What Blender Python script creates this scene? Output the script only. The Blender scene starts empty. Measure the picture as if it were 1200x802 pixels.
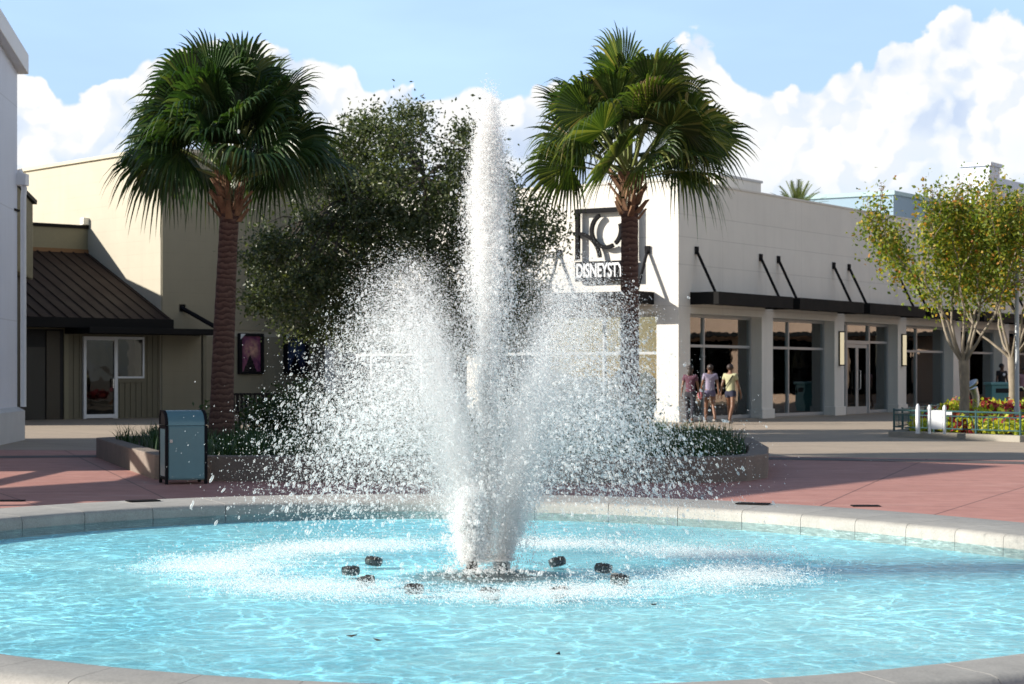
import bpy, bmesh, math, random
import numpy as np
from mathutils import Vector, Matrix
R = math.radians
random.seed(7)
rng = np.random.default_rng(11)
SC = bpy.context.scene
COL = SC.collection
F = 2286.0; CAMH = 1.4; HOR = 438.0
# ---------------------------------------------------------------- helpers
def at(px, py, Y):
    return Vector(((px-600)/F*Y, Y, CAMH+(HOR-py)/F*Y))

def tag(o, label=None, cat=None, group=None, kind=None):
    if label: o['label'] = label
    if cat: o['category'] = cat
    if group: o['group'] = group
    if kind: o['kind'] = kind
    return o

def empty(name, loc=(0,0,0), rz=0, label=None, cat=None, group=None):
    o = bpy.data.objects.new(name, None); COL.objects.link(o)
    o.location = loc; o.rotation_euler = (0,0,rz); o.empty_display_size = .1
    return tag(o, label, cat, group)

def link_mesh(name, me, m, parent=None, loc=None, rz=0):
    o = bpy.data.objects.new(name, me); COL.objects.link(o)
    if m is not None:
        me.materials.clear(); me.materials.append(m)
    if parent is not None: o.parent = parent
    if loc is not None: o.location = loc
    if rz: o.rotation_euler = (0,0,rz)
    return o

def mesh_np(name, V, Fc, smooth=False):
    V = np.ascontiguousarray(V, dtype=np.float32); Fc = np.ascontiguousarray(Fc, dtype=np.int32)
    me = bpy.data.meshes.new(name); k = Fc.shape[1]
    me.vertices.add(len(V)); me.vertices.foreach_set('co', V.ravel())
    me.loops.add(Fc.size); me.loops.foreach_set('vertex_index', Fc.ravel())
    me.polygons.add(len(Fc)); me.polygons.foreach_set('loop_start', np.arange(0, Fc.size, k, dtype=np.int32))
    try: me.polygons.foreach_set('loop_total', np.full(len(Fc), k, dtype=np.int32))
    except Exception: pass
    if smooth: me.polygons.foreach_set('use_smooth', np.ones(len(Fc), dtype=bool))
    me.update(calc_edges=True); me.validate()
    return me

class MB:
    def __init__(s): s.v=[]; s.f=[]
    def add(s, vs, fs):
        n=len(s.v); s.v += [tuple(p) for p in vs]; s.f += [tuple(i+n for i in f) for f in fs]; return s
    def box(s, x0,x1,y0,y1,z0,z1):
        return s.add([(x0,y0,z0),(x1,y0,z0),(x1,y1,z0),(x0,y1,z0),(x0,y0,z1),(x1,y0,z1),(x1,y1,z1),(x0,y1,z1)],
                     [(0,3,2,1),(4,5,6,7),(0,1,5,4),(1,2,6,5),(2,3,7,6),(3,0,4,7)])
    def prism(s, poly, z0, z1):
        n=len(poly)
        return s.add([(x,y,z0) for x,y in poly]+[(x,y,z1) for x,y in poly],
              [tuple(reversed(range(n))), tuple(range(n,2*n))]+[(i,(i+1)%n,n+(i+1)%n,n+i) for i in range(n)])
    def extr(s, prof, axis, a0, a1):
        """profile of 2D points extruded along an axis: 'x': pts (y,z); 'y': pts (x,z)"""
        n=len(prof)
        mk = (lambda a,p:(a,p[0],p[1])) if axis=='x' else (lambda a,p:(p[0],a,p[1]))
        return s.add([mk(a0,p) for p in prof]+[mk(a1,p) for p in prof],
              [tuple(reversed(range(n))), tuple(range(n,2*n))]+[(i,(i+1)%n,n+(i+1)%n,n+i) for i in range(n)])
    def tube(s, pts, rad, n=8, caps=True):
        pts=[Vector(p) for p in pts]; 
        if not hasattr(rad,'__len__'): rad=[rad]*len(pts)
        vs=[]; fs=[]; u=None
        for i,p in enumerate(pts):
            d=(pts[min(i+1,len(pts)-1)]-pts[max(i-1,0)]).normalized()
            if u is None:
                u=d.orthogonal().normalized()
            u=(u-d*u.dot(d)); 
            if u.length<1e-6: u=d.orthogonal()
            u.normalize(); w=d.cross(u)
            for k in range(n):
                a=2*math.pi*k/n; vs.append(p+(u*math.cos(a)+w*math.sin(a))*rad[i])
        for i in range(len(pts)-1):
            for k in range(n):
                a=i*n+k; b=i*n+(k+1)%n; fs.append((a,b,b+n,a+n))
        if caps:
            fs.append(tuple(reversed(range(n)))); m=(len(pts)-1)*n; fs.append(tuple(range(m,m+n)))
        return s.add(vs,fs)
    def lathe(s, prof, n=24, c=(0,0)):
        vs=[]; fs=[]; m=len(prof)
        for r,z in prof:
            for k in range(n):
                a=2*math.pi*k/n; vs.append((c[0]+r*math.cos(a), c[1]+r*math.sin(a), z))
        for i in range(m-1):
            for k in range(n):
                a=i*n+k; b=i*n+(k+1)%n; fs.append((a,b,b+n,a+n))
        fs.append(tuple(reversed(range(n)))); fs.append(tuple(range((m-1)*n,m*n)))
        return s.add(vs,fs)
    def ball(s, c, r, n=10, m=7):
        c=Vector(c); rx,ry,rz = r if hasattr(r,'__len__') else (r,r,r)
        vs=[];fs=[]
        for i in range(m+1):
            t=math.pi*(i+.02)/(m+.04)
            for k in range(n):
                a=2*math.pi*k/n
                vs.append((c.x+rx*math.sin(t)*math.cos(a), c.y+ry*math.sin(t)*math.sin(a), c.z-rz*math.cos(t)))
        for i in range(m):
            for k in range(n):
                a=i*n+k; b=i*n+(k+1)%n; fs.append((a,b,b+n,a+n))
        fs.append(tuple(reversed(range(n)))); fs.append(tuple(range(m*n,m*n+n)))
        return s.add(vs,fs)
    def build(s, name, m, parent=None, loc=None, rz=0, smooth=False, bevel=0, seg=2):
        me=bpy.data.meshes.new(name); me.from_pydata(s.v,[],s.f); me.update()
        if smooth:
            for p in me.polygons: p.use_smooth=True
            if hasattr(me,'set_sharp_from_angle'): me.set_sharp_from_angle(angle=R(40))
        o=link_mesh(name,me,m,parent,loc,rz)
        if bevel:
            b=o.modifiers.new('bevel','BEVEL'); b.width=bevel; b.segments=seg; b.limit_method='ANGLE'
        return o

def copy_tree(o, parent=None):
    c=o.copy(); COL.objects.link(c); c.parent=parent
    for ch in [x for x in SC.objects if x.parent==o]:
        copy_tree(ch,c)
    return c

# ---------------------------------------------------------------- materials
class NT:
    dim='3D'
    def __init__(s, name):
        s.m=bpy.data.materials.new(name); s.m.use_nodes=True; s.t=s.m.node_tree; s.n=s.t.nodes
        s.n.clear(); s.out=s.n.new('ShaderNodeOutputMaterial')
    def new(s, kind, **kw):
        n=s.n.new(kind)
        for k,v in kw.items(): setattr(n,k,v)
        return n
    def put(s, sock, v):
        if v is None: return
        if isinstance(v, bpy.types.NodeSocket): s.t.links.new(v, sock)
        elif hasattr(v,'__len__') and len(v)==3 and sock.type=='RGBA': sock.default_value=(*v,1)
        else: sock.default_value=v
    def math(s, op, a, b=None, c=None, clamp=False):
        n=s.new('ShaderNodeMath',operation=op,use_clamp=clamp)
        s.put(n.inputs[0],a); s.put(n.inputs[1],b); s.put(n.inputs[2],c); return n.outputs[0]
    def mix(s, f, a, b, mode='MIX'):
        n=s.new('ShaderNodeMix',data_type='RGBA',blend_type=mode)
        s.put(n.inputs[0],f); s.put(n.inputs[6],a); s.put(n.inputs[7],b); return n.outputs[2]
    def coord(s, which='Object'):
        return s.new('ShaderNodeTexCoord').outputs[which]
    def mapping(s, v, scale=(1,1,1), rot=(0,0,0), loc=(0,0,0)):
        n=s.new('ShaderNodeMapping'); s.put(n.inputs[0],v); n.inputs[3].default_value=scale; n.inputs[2].default_value=rot; n.inputs[1].default_value=loc
        return n.outputs[0]
    def noise(s, v, scale, detail=4, rough=.55, dist=0):
        n=s.new('ShaderNodeTexNoise'); n.noise_dimensions=s.dim; s.put(n.inputs['Vector'],v); n.inputs['Scale'].default_value=scale
        n.inputs['Detail'].default_value=detail; n.inputs['Roughness'].default_value=rough; n.inputs['Distortion'].default_value=dist
        return n
    def voro(s, v, scale, feature='F1', detail=0, rough=.5, smooth=None):
        n=s.new('ShaderNodeTexVoronoi',feature=feature); n.voronoi_dimensions=s.dim; s.put(n.inputs['Vector'],v); n.inputs['Scale'].default_value=scale
        if 'Detail' in n.inputs: n.inputs['Detail'].default_value=detail; n.inputs['Roughness'].default_value=rough
        if smooth is not None: n.inputs['Smoothness'].default_value=smooth
        return n
    def ramp(s, f, stops):
        n=s.new('ShaderNodeValToRGB'); s.put(n.inputs[0],f); e=n.color_ramp.elements
        while len(e)<len(stops): e.new(.5)
        for el,(p,c) in zip(e,stops):
            el.position=p; el.color=(*c,1) if len(c)==3 else c
        return n.outputs[0]
    def range(s, v, a,b,c=0,d=1, smooth=False):
        n=s.new('ShaderNodeMapRange'); n.clamp=True
        if smooth: n.interpolation_type='SMOOTHSTEP'
        s.put(n.inputs[0],v)
        for i,x in enumerate((a,b,c,d)): s.put(n.inputs[i+1],x)
        return n.outputs[0]
    def bump(s, h, strength=.3, dist=.01, normal=None):
        n=s.new('ShaderNodeBump'); s.put(n.inputs['Height'],h); n.inputs['Strength'].default_value=strength; n.inputs['Distance'].default_value=dist
        if normal is not None: s.put(n.inputs['Normal'],normal)
        return n.outputs[0]
    def bsdf(s, col, rough=.6, metal=0, normal=None, spec=None, **kw):
        n=s.new('ShaderNodeBsdfPrincipled'); s.put(n.inputs['Base Color'],col); s.put(n.inputs['Roughness'],rough)
        n.inputs['Metallic'].default_value=metal
        if normal is not None: s.put(n.inputs['Normal'],normal)
        if spec is not None: n.inputs['Specular IOR Level'].default_value=spec
        for k,v in kw.items(): s.put(n.inputs[k.replace('_',' ')],v)
        return n.outputs[0]
    def done(s, sh):
        s.t.links.new(sh, s.out.inputs['Surface']); return s.m

def sc(c,k): return tuple(min(1,x*k) for x in c)

def plain(name, col, rough=.55, metal=0, var=.18, scale=2.5, bump=.15, bscale=60, bdist=.004, spec=None):
    t=NT(name); co=t.coord()
    n1=t.noise(co,scale,5,.6).outputs[0]; n2=t.noise(co,scale*9,3,.6).outputs[0]
    f=t.math('ADD',t.math('MULTIPLY',n1,.7),t.math('MULTIPLY',n2,.3))
    c=t.mix(t.range(f,.3,.7),sc(col,1-var),sc(col,1+var*.6))
    b=t.bump(t.noise(co,bscale,4,.6).outputs[0],bump,bdist)
    return t.done(t.bsdf(c,t.range(n1,.3,.7,max(.02,rough-.08),min(1,rough+.08)),metal,b,spec))

def emit(name, col, st):
    t=NT(name); e=t.new('ShaderNodeEmission'); t.put(e.inputs[0],col); e.inputs[1].default_value=st
    return t.done(e.outputs[0])

def wall_mat(name, col, lines=(), vlines=None, blocks=None, rough=.8, stain=.12):
    """painted stucco with faint horizontal joints (z in metres), optional block courses"""
    t=NT(name); co=t.coord(); sp=t.new('ShaderNodeSeparateXYZ'); t.put(sp.inputs[0],co); x,y,z=sp.outputs
    n1=t.noise(co,.7,6,.6).outputs[0]; n2=t.noise(t.mapping(co,(2.2,2.2,.16)),1.5,4,.6).outputs[0]
    c=t.mix(t.range(n1,.3,.7),sc(col,1-.05),sc(col,1.04))
    c=t.mix(t.math('MULTIPLY',t.range(n2,.5,.75),stain),c,sc(col,.55))
    g=None
    for zl in lines:
        k=t.math('COMPARE',z,zl,.012); g=k if g is None else t.math('MAXIMUM',g,k)
    xy=t.math('ADD',x,y)
    if vlines:
        k=t.math('COMPARE',t.math('FRACT',t.math('DIVIDE',xy,vlines)),.5,.008/vlines); g=k if g is None else t.math('MAXIMUM',g,k)
    h=t.noise(co,45,4,.65).outputs[0]
    if blocks:
        bw,bh=blocks
        row=t.math('FLOOR',t.math('DIVIDE',z,bh))
        k=t.math('COMPARE',t.math('FRACT',t.math('DIVIDE',z,bh)),.5,.006/bh)
        k2=t.math('COMPARE',t.math('FRACT',t.math('ADD',t.math('DIVIDE',xy,bw),t.math('MULTIPLY',t.math('MODULO',row,2),.5))),.5,.004/bw)
        k=t.math('MAXIMUM',k,k2); 
        br=t.noise(co,.9,3).outputs[0]
        k=t.math('MULTIPLY',k,t.range(br,.35,.65,.15,.8))
        g=k if g is None else t.math('MAXIMUM',g,k)
    if g is not None:
        c=t.mix(t.math('MULTIPLY',g,.35),c,sc(col,.5)); h=t.math('SUBTRACT',h,t.math('MULTIPLY',g,1.2))
    return t.done(t.bsdf(c,rough,0,t.bump(h,.25,.006)))

def leaf_mat(name, stops, rough=.45, trans=.35, spec=.4):
    t=NT(name); g=t.new('ShaderNodeNewGeometry'); r=g.outputs['Random Per Island']
    col=t.ramp(r,stops)
    d=t.bsdf(col,rough,0,None,spec)
    tr=t.new('ShaderNodeBsdfTranslucent'); t.put(tr.inputs[0],t.mix(1,col,(1.5,1.6,.55),'MULTIPLY'))
    m=t.new('ShaderNodeMixShader'); m.inputs[0].default_value=trans
    t.t.links.new(d,m.inputs[1]); t.t.links.new(tr.outputs[0],m.inputs[2])
    return t.done(m.outputs[0])

def bark_mat(name, col, col2, ring=0, rough=.9, sx=14, sz=3):
    t=NT(name); co=t.coord()
    if ring:
        sp=t.new('ShaderNodeSeparateXYZ'); t.put(sp.inputs[0],co)
        zz=t.math('ADD',t.math('MULTIPLY',sp.outputs[2],ring),t.math('MULTIPLY',t.noise(co,5,3).outputs[0],2.2))
        k=t.math('FRACT',zz); n=t.noise(t.mapping(co,(12,12,40)),1,4,.7).outputs[0]
        f=t.math('ADD',t.math('MULTIPLY',k,.6),t.math('MULTIPLY',n,.6))
        c=t.ramp(f,[(.15,sc(col,.55)),(.5,col),(.85,col2)])
        b=t.bump(f,.9,.03)
    else:
        n=t.noise(t.mapping(co,(sx,sx,sz)),1,5,.65).outputs[0]; n2=t.noise(co,2.5,4).outputs[0]
        c=t.mix(t.range(n2,.35,.65),col,col2); c=t.mix(t.range(n,.3,.6,.7,0),c,sc(col,.4))
        b=t.bump(n,.6,.02)
    return t.done(t.bsdf(c,rough,0,b))

M={}
M['dark_metal']=plain('dark painted metal',(.014,.014,.016),.85,0,.2,3,.05,60,.004,.10)
M['bronze']=plain('bronze metal',(.011,.011,.0115),.75,0,.2,2,.05,60,.004,.12)
M['frame_grey']=plain('grey aluminium',(.36,.38,.40),.45,.3,.1,2,.04)
M['white_paint']=plain('white paint',(.72,.74,.77),.5,0,.06,1.5,.05)
M['store_wall']=wall_mat('store stucco',(.68,.66,.62),(6.0,5.35,4.55,3.35),5.5,None,.85,.14)
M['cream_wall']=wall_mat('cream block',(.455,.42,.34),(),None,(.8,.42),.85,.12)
M['olive_panel']=plain('olive panels',(.20,.185,.12),.6,0,.12,1.5,.1)
M['olive_board']=plain('olive boards',(.15,.135,.09),.65,0,.15,1.5,.1)
M['roof_brown']=plain('brown roof sheet',(.034,.022,.018),.7,0,.15,1.2,.05,60,.004,.15)
M['white_build']=wall_mat('white cladding',(.62,.66,.76),(2.5,4.8,7.0),None,None,.6,.08)
M['plinth']=plain('grey plinth',(.55,.56,.57),.8,0,.1,2,.2)
M['conc']=plain('aggregate concrete',(.30,.28,.24),.9,0,.22,3,.5,110,.006)
M['mint']=plain('mint fabric',(.12,.50,.40),.8,0,.15)
M['teal']=plain('teal fabric',(.03,.28,.28),.8,0,.15)
M['teal_paint']=plain('teal paint',(.03,.085,.09),.45,0,.12)
M['yellow_paint']=plain('yellow shelf',(.65,.5,.15),.6)
M['steel']=plain('brushed steel',(.55,.56,.57),.3,.9,.1)
M['interior']=plain('shop interior',(.42,.40,.37),.8)
M['shop_floor']=plain('shop floor',(.30,.27,.23),.4)
M['void']=plain('dark opening',(.012,.012,.012),.8)

def glass_mat(name, tint=(.62,.68,.68), rough=.015, k=1.25):
    t=NT(name); co=t.coord()
    nb=t.bump(t.noise(co,1.1,2).outputs[0],.06,.05)
    fr=t.new('ShaderNodeFresnel'); fr.inputs[0].default_value=1.65; t.put(fr.inputs['Normal'],nb)
    tr=t.new('ShaderNodeBsdfTransparent'); t.put(tr.inputs[0],tint)
    gl=t.new('ShaderNodeBsdfGlossy'); gl.inputs['Roughness'].default_value=rough; t.put(gl.inputs['Color'],(.85,.9,.92)); t.put(gl.inputs['Normal'],nb)
    m=t.new('ShaderNodeMixShader'); t.put(m.inputs[0],t.math('MULTIPLY',fr.outputs[0],k,clamp=True))
    t.t.links.new(tr.outputs[0],m.inputs[1]); t.t.links.new(gl.outputs[0],m.inputs[2])
    return t.done(m.outputs[0])
M['glass']=glass_mat('shop glass',(.78,.83,.83),.015,1.6)
M['glass_dark']=glass_mat('dark glass',(.10,.11,.11),.015,.6)

# ---------------------------------------------------------------- camera, world, sun
cd=bpy.data.cameras.new('camera'); cam=bpy.data.objects.new('camera',cd); COL.objects.link(cam)
cam.location=(0,0,CAMH); cam.rotation_euler=(R(90),0,0); cd.sensor_width=36; cd.lens=F/1200*36; cd.shift_y=(HOR-401)/1200
cd.clip_start=.1; cd.clip_end=4000; SC.camera=cam
cd.dof.use_dof=True; cd.dof.focus_distance=11.4; cd.dof.aperture_fstop=9

SUN_EL=23.0; SUN_AL=9.0          # the sun stands left, slightly behind the camera
sdir=Vector((-math.cos(R(SUN_AL))*math.cos(R(SUN_EL)),-math.sin(R(SUN_AL))*math.cos(R(SUN_EL)),math.sin(R(SUN_EL))))
sl=bpy.data.lights.new('sun','SUN'); so=bpy.data.objects.new('sun',sl); COL.objects.link(so)
sl.energy=5.0; sl.angle=R(.5); sl.color=(1,.93,.82); so.rotation_euler=(-sdir).to_track_quat('-Z','Y').to_euler(); so.location=(-30,-10,30)

def make_world():
    w=bpy.data.worlds.new('World'); SC.world=w; w.use_nodes=True
    t=NT.__new__(NT); t.t=w.node_tree; t.n=t.t.nodes; t.n.clear(); t.dim='2D'
    out=t.n.new('ShaderNodeOutputWorld')
    sky=t.new('ShaderNodeTexSky',sky_type='NISHITA'); sky.sun_disc=False
    sky.sun_elevation=R(SUN_EL); sky.sun_rotation=math.atan2(sdir.x,sdir.y)
    sky.air_density=1.0; sky.dust_density=.6; sky.ozone_density=1.2; sky.altitude=10
    bg=t.new('ShaderNodeBackground'); t.put(bg.inputs[0],sky.outputs[0]); bg.inputs[1].default_value=.075
    co=t.coord('Generated'); sp=t.new('ShaderNodeSeparateXYZ'); t.put(sp.inputs[0],co); x,y,z=sp.outputs
    az=t.math('ARCTAN2',x,y); hl=t.math('SQRT',t.math('ADD',t.math('MULTIPLY',x,x),t.math('MULTIPLY',y,y)))
    el=t.math('DIVIDE',z,t.math('MAXIMUM',hl,.05))
    def prof(pts, lo=-.30, hi=.30):
        n=t.new('ShaderNodeFloatCurve'); t.put(n.inputs[1],t.range(az,lo,hi))
        c=n.mapping.curves[0]
        q=[]
        for px,py in pts:
            a=math.atan((px-600)/F); e=(HOR-py)/F*math.cos(a); q.append(((a-lo)/(hi-lo), e/.25))
        while len(c.points)<len(q): c.points.new(.5,.5)
        for p,(a,b) in zip(c.points,q): p.location=(min(1,max(0,a)),b); p.handle_type='AUTO'
        n.mapping.update()
        return t.math('MULTIPLY',n.outputs[0],.25)
    cmb=t.new('ShaderNodeCombineXYZ'); t.put(cmb.inputs[0],az); t.put(cmb.inputs[1],el); P=cmb.outputs[0]
    wn=t.noise(P,26,5,.6); wv=t.new('ShaderNodeVectorMath',operation='SCALE'); 
    sub=t.new('ShaderNodeVectorMath',operation='SUBTRACT'); t.put(sub.inputs[0],wn.outputs[1]); sub.inputs[1].default_value=(.5,.5,.5)
    t.put(wv.inputs[0],sub.outputs[0]); wv.inputs['Scale'].default_value=.022
    def warped(off):
        a=t.new('ShaderNodeVectorMath',operation='ADD'); t.put(a.inputs[0],P); a.inputs[1].default_value=off
        b=t.new('ShaderNodeVectorMath',operation='ADD'); t.put(b.inputs[0],a.outputs[0]); t.put(b.inputs[1],wv.outputs[0]); return b.outputs[0]
    def billow(off, fine=True):
        v=warped(off)
        b1=t.voro(v,24,'SMOOTH_F1',0,.5,.6).outputs[0]; b2=t.voro(v,52,'SMOOTH_F1',0,.5,.5).outputs[0]; b3=t.voro(v,118,'SMOOTH_F1',0,.5,.4).outputs[0]
        s=t.math('ADD',t.math('MULTIPLY',b1,1.0),t.math('MULTIPLY',b2,.5))
        s=t.math('ADD',s,t.math('MULTIPLY',b3,.28))
        return t.math('SUBTRACT',.75,s)
    B=billow((0,0,0)); B2=billow((-.0065,.0050,0))
    tops=[(-100,80),(0,78),(45,82),(75,128),(105,122),(135,92),(175,58),(235,44),(290,44),(340,48),(385,68),(415,86),(435,118),(460,112),(500,106),
          (545,110),(580,116),(625,108),(680,105),(745,80),(785,58),(825,56),(852,80),(872,112),(905,116),(935,116),(960,104),(990,76),(1015,68),(1045,34),(1085,24),(1105,8),(1130,8),(1148,32),(1170,26),(1210,26),(1290,60)]
    env=prof(tops)
    d=t.math('SUBTRACT',t.math('ADD',t.math('ADD',env,t.range(az,.45,1.0,0,.55)),t.math('MULTIPLY',B,.020)),el)  # unseen cloud bank added at right as fill for shaded walls
    mask=t.math('MULTIPLY',t.range(d,-.0006,.0026,0,1,True),t.math('MULTIPLY',t.range(az,2.3,2.9,1,.1),t.range(az,-1.0,-.5,.1,1)))
    fn=t.noise(P,9,6,.6).outputs[0]
    # clouds thin out into haze lower down / right edge and left low bank
    thin=t.range(fn,.40,.66,0,1,True)
    low=t.range(el,.075,.125,1,0)
    mask2=t.math('MULTIPLY',mask,t.math('SUBTRACT',1,t.math('MULTIPLY',t.math('MULTIPLY',thin,low),.55)))
    lit=t.range(t.math('SUBTRACT',B,B2),-.14,.16,0,1)
    big=t.noise(P,15,4,.5).outputs[0]
    sh=t.math('ADD',t.math('MULTIPLY',lit,.55),t.math('MULTIPLY',t.range(big,.36,.60),.55))
    edge=t.range(d,0,.05,.35,0)
    sh=t.math('ADD',sh,edge,clamp=True)
    ccol=t.ramp(sh,[(0,(.54,.67,.91)),(.45,(.80,.88,.99)),(.85,(1,1,1)),(1,(1.0,1.0,.99))])
    bc=t.new('ShaderNodeBackground'); t.put(bc.inputs[0],ccol); bc.inputs[1].default_value=.62
    # pale high haze over the blue
    hz=t.noise(t.mapping(P,(4,16,1)),1,4,.5).outputs[0]
    bh=t.new('ShaderNodeBackground'); t.put(bh.inputs[0],(.46,.665,1.0)); bh.inputs[1].default_value=.85
    m0=t.new('ShaderNodeMixShader'); t.put(m0.inputs[0],t.math('MULTIPLY',t.range(hz,.35,.75,.62,.86),t.math('MULTIPLY',t.range(el,.22,.6,1,0),t.range(t.math('ABSOLUTE',az),.5,1.2,1,0)))); t.t.links.new(bg.outputs[0],m0.inputs[1]); t.t.links.new(bh.outputs[0],m0.inputs[2])
    m1=t.new('ShaderNodeMixShader'); t.put(m1.inputs[0],mask2); t.t.links.new(m0.outputs[0],m1.inputs[1]); t.t.links.new(bc.outputs[0],m1.inputs[2])
    t.t.links.new(m1.outputs[0],out.inputs[0])
make_world()
SC.world.cycles.sampling_method='MANUAL'; SC.world.cycles.sample_map_resolution=256
vs=SC.view_settings; vs.view_transform='Standard'; vs.look='None'; vs.exposure=.72; vs.gamma=1
SC.cycles.max_bounces=10; SC.cycles.transparent_max_bounces=24; SC.cycles.use_denoising=True
SC.cycles.diffuse_bounces=7; SC.cycles.glossy_bounces=4

# ---------------------------------------------------------------- pool outline
RIMZ=.40; WZ=CAMH-1.086
far=[(0,625),(127,610),(260,603),(470,600.5),(640,602),(800,607.5),(920,615),(1020,624),(1200,647)]
near=[(0,762),(167,782),(400,797),(600,799.5),(800,797.5),(1000,786),(1200,760)]
PC=np.array([-.12,9.75])
def pool_fit():
    P=[]
    for (x,y),h in [(p,1.086) for p in far]+[(p,1.0) for p in near]:
        D=F*h/(y-HOR); P.append(((x-600)/F*D-PC[0], D-PC[1]))
    P+= [(-3.9,0.3),(3.9,.2)]
    P=np.array(P); th=np.arctan2(P[:,1],P[:,0]); r=np.hypot(P[:,0],P[:,1])
    K=4
    def basis(t): 
        return np.stack([np.ones_like(t)]+[f(k*t) for k in range(1,K+1) for f in (np.cos,np.sin)],-1)
    reg=np.diag([0]+[.008*k**2 for k in range(1,K+1) for _ in (0,1)])
    A=np.r_[basis(th),reg]; c=np.linalg.lstsq(A,np.r_[r,np.zeros(2*K+1)],rcond=None)[0]
    print('pool fit err',np.round(basis(th)@c-r,3),'r0',c[0])
    return lambda t: basis(np.atleast_1d(np.asarray(t,float)))@c
RAD=pool_fit()
def rim_w(t): return .66+.34*np.sin(t)
def outline(off, n=256, wfrac=0):
    t=np.linspace(0,2*np.pi,n,endpoint=False); r=RAD(t)+off+wfrac*rim_w(t)
    return [(PC[0]+a*math.cos(b),PC[1]+a*math.sin(b)) for a,b in zip(r,t)]

# ---------------------------------------------------------------- ground
def ground_mat():
    t=NT('plaza concrete'); co=t.coord()
    n1=t.noise(co,.12,5,.6).outputs[0]; n2=t.noise(co,1.3,5,.65).outputs[0]; n3=t.noise(co,26,3,.7).outputs[0]
    c=t.mix(t.range(n1,.35,.65),(.37,.305,.235),(.45,.365,.28))
    c=t.mix(t.range(n2,.35,.7,0,.35),c,(.24,.20,.17)); c=t.mix(t.range(n3,.3,.7,0,.22),c,(.16,.14,.12))
    vs_=t.voro(co,1.1).outputs[0]; c=t.mix(t.math('MULTIPLY',t.range(vs_,.03,.05,1,0),.5),c,(.12,.10,.09))
    mp=t.mapping(co,(1,1,1),(0,0,R(-33)))
    sp=t.new('ShaderNodeSeparateXYZ'); t.put(sp.inputs[0],mp)
    g=None
    for a in (0,1):
        k=t.math('COMPARE',t.math('FRACT',t.math('DIVIDE',sp.outputs[a],3.0)),.5,.005); g=k if g is None else t.math('MAXIMUM',g,k)
    c=t.mix(t.math('MULTIPLY',g,.6),c,(.08,.07,.06))
    return t.done(t.bsdf(c,.82,0,t.bump(t.math('SUBTRACT',n3,g),.25,.005)))
def pink_mat():
    t=NT('pink paving'); co=t.coord(); sp=t.new('ShaderNodeSeparateXYZ'); t.put(sp.inputs[0],co); x,y,_=sp.outputs
    r=t.math('SQRT',t.math('ADD',t.math('MULTIPLY',x,x),t.math('MULTIPLY',y,y)))
    an=t.math('ARCTAN2',x,y); N=52
    fr=t.math('ABSOLUTE',t.math('SUBTRACT',t.math('FRACT',t.math('MULTIPLY',an,N/(2*math.pi))),.5))
    ln=t.math('LESS_THAN',t.math('MULTIPLY',fr,t.math('MULTIPLY',r,2*math.pi/N)),.011)
    rg=t.math('LESS_THAN',t.math('ABSOLUTE',t.math('SUBTRACT',t.math('FRACT',t.math('DIVIDE',r,2.6)),.5)),.004)
    g=t.math('MAXIMUM',ln,rg)
    n1=t.noise(co,.35,6,.62).outputs[0]; n2=t.noise(co,3.2,5,.65).outputs[0]; n3=t.noise(co,40,3,.7).outputs[0]
    c=t.mix(t.range(n1,.3,.7),(.40,.185,.15),(.50,.245,.205))
    c=t.mix(t.range(n2,.42,.72,0,.55),c,(.28,.12,.10)); c=t.mix(t.range(n3,.35,.7,0,.22),c,(.26,.13,.11))
    vs_=t.voro(co,1.4).outputs[0]; c=t.mix(t.math('MULTIPLY',t.range(vs_,.03,.05,1,0),.55),c,(.12,.07,.06)); bl=t.noise(t.mapping(co,(.5,2.2,1)),1.1,5,.7).outputs[0]; c=t.mix(t.range(bl,.52,.75,0,.35),c,(.58,.40,.34))
    c=t.mix(t.math('MULTIPLY',g,.75),c,(.09,.045,.04))
    return t.done(t.bsdf(c,.72,0,t.bump(t.math('SUBTRACT',n3,t.math('MULTIPLY',g,2)),.25,.005)))
def sheet(name, poly, z, m, org=(0,0), hole=None, kind='structure'):
    """flat sheet; with hole = inner ring of the same point count it is a band"""
    mb=MB()
    if hole is None: mb.add([(x-org[0],y-org[1],0) for x,y in poly],[tuple(range(len(poly)))])
    else:
        n=len(poly); mb.add([(x-org[0],y-org[1],0) for x,y in hole]+[(x-org[0],y-org[1],0) for x,y in poly],[(i,(i+1)%n,n+(i+1)%n,n+i) for i in range(n)])
    o=mb.build(name,m,None,(org[0],org[1],z)); return tag(o,kind=kind)
N=256
hole0=outline(-.02,N,.55)
th=[2*math.pi*i/N for i in range(N)]
def ringpts(r, c=(0,10)): return [(c[0]+r*math.cos(a),c[1]+r*math.sin(a)) for a in th]
sheet('ground',ringpts(1500),0,ground_mat(),(0,0),hole0)
def pink_outer():
    o=[]
    for a in th:
        x,y=math.cos(a),math.sin(a)
        r=23.0
        px,py=PC[0]+x*r, PC[1]+1.2+y*r
        if y>0: px-=2.6*max(0,y); 
        if x<0 and y>.3: py+=4.2*min(1,(-x)*2.2)*min(1,(y-.3)*3)
        o.append((px,py))
    return o
sheet('pink_paving',pink_outer(),.004,pink_mat(),tuple(PC),outline(-.01,N,.56))
bandm=plain('charcoal paving',(.10,.085,.085),.8,0,.2,1.5,.2)
tb=[R(a) for a in np.linspace(38,150,70)]
sheet('paving_band',[(-3+23.0*math.cos(a),11+22.7*math.sin(a)) for a in tb]+[(-3+22.1*math.cos(a),11+21.8*math.sin(a)) for a in reversed(tb)],.008,bandm)

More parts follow.
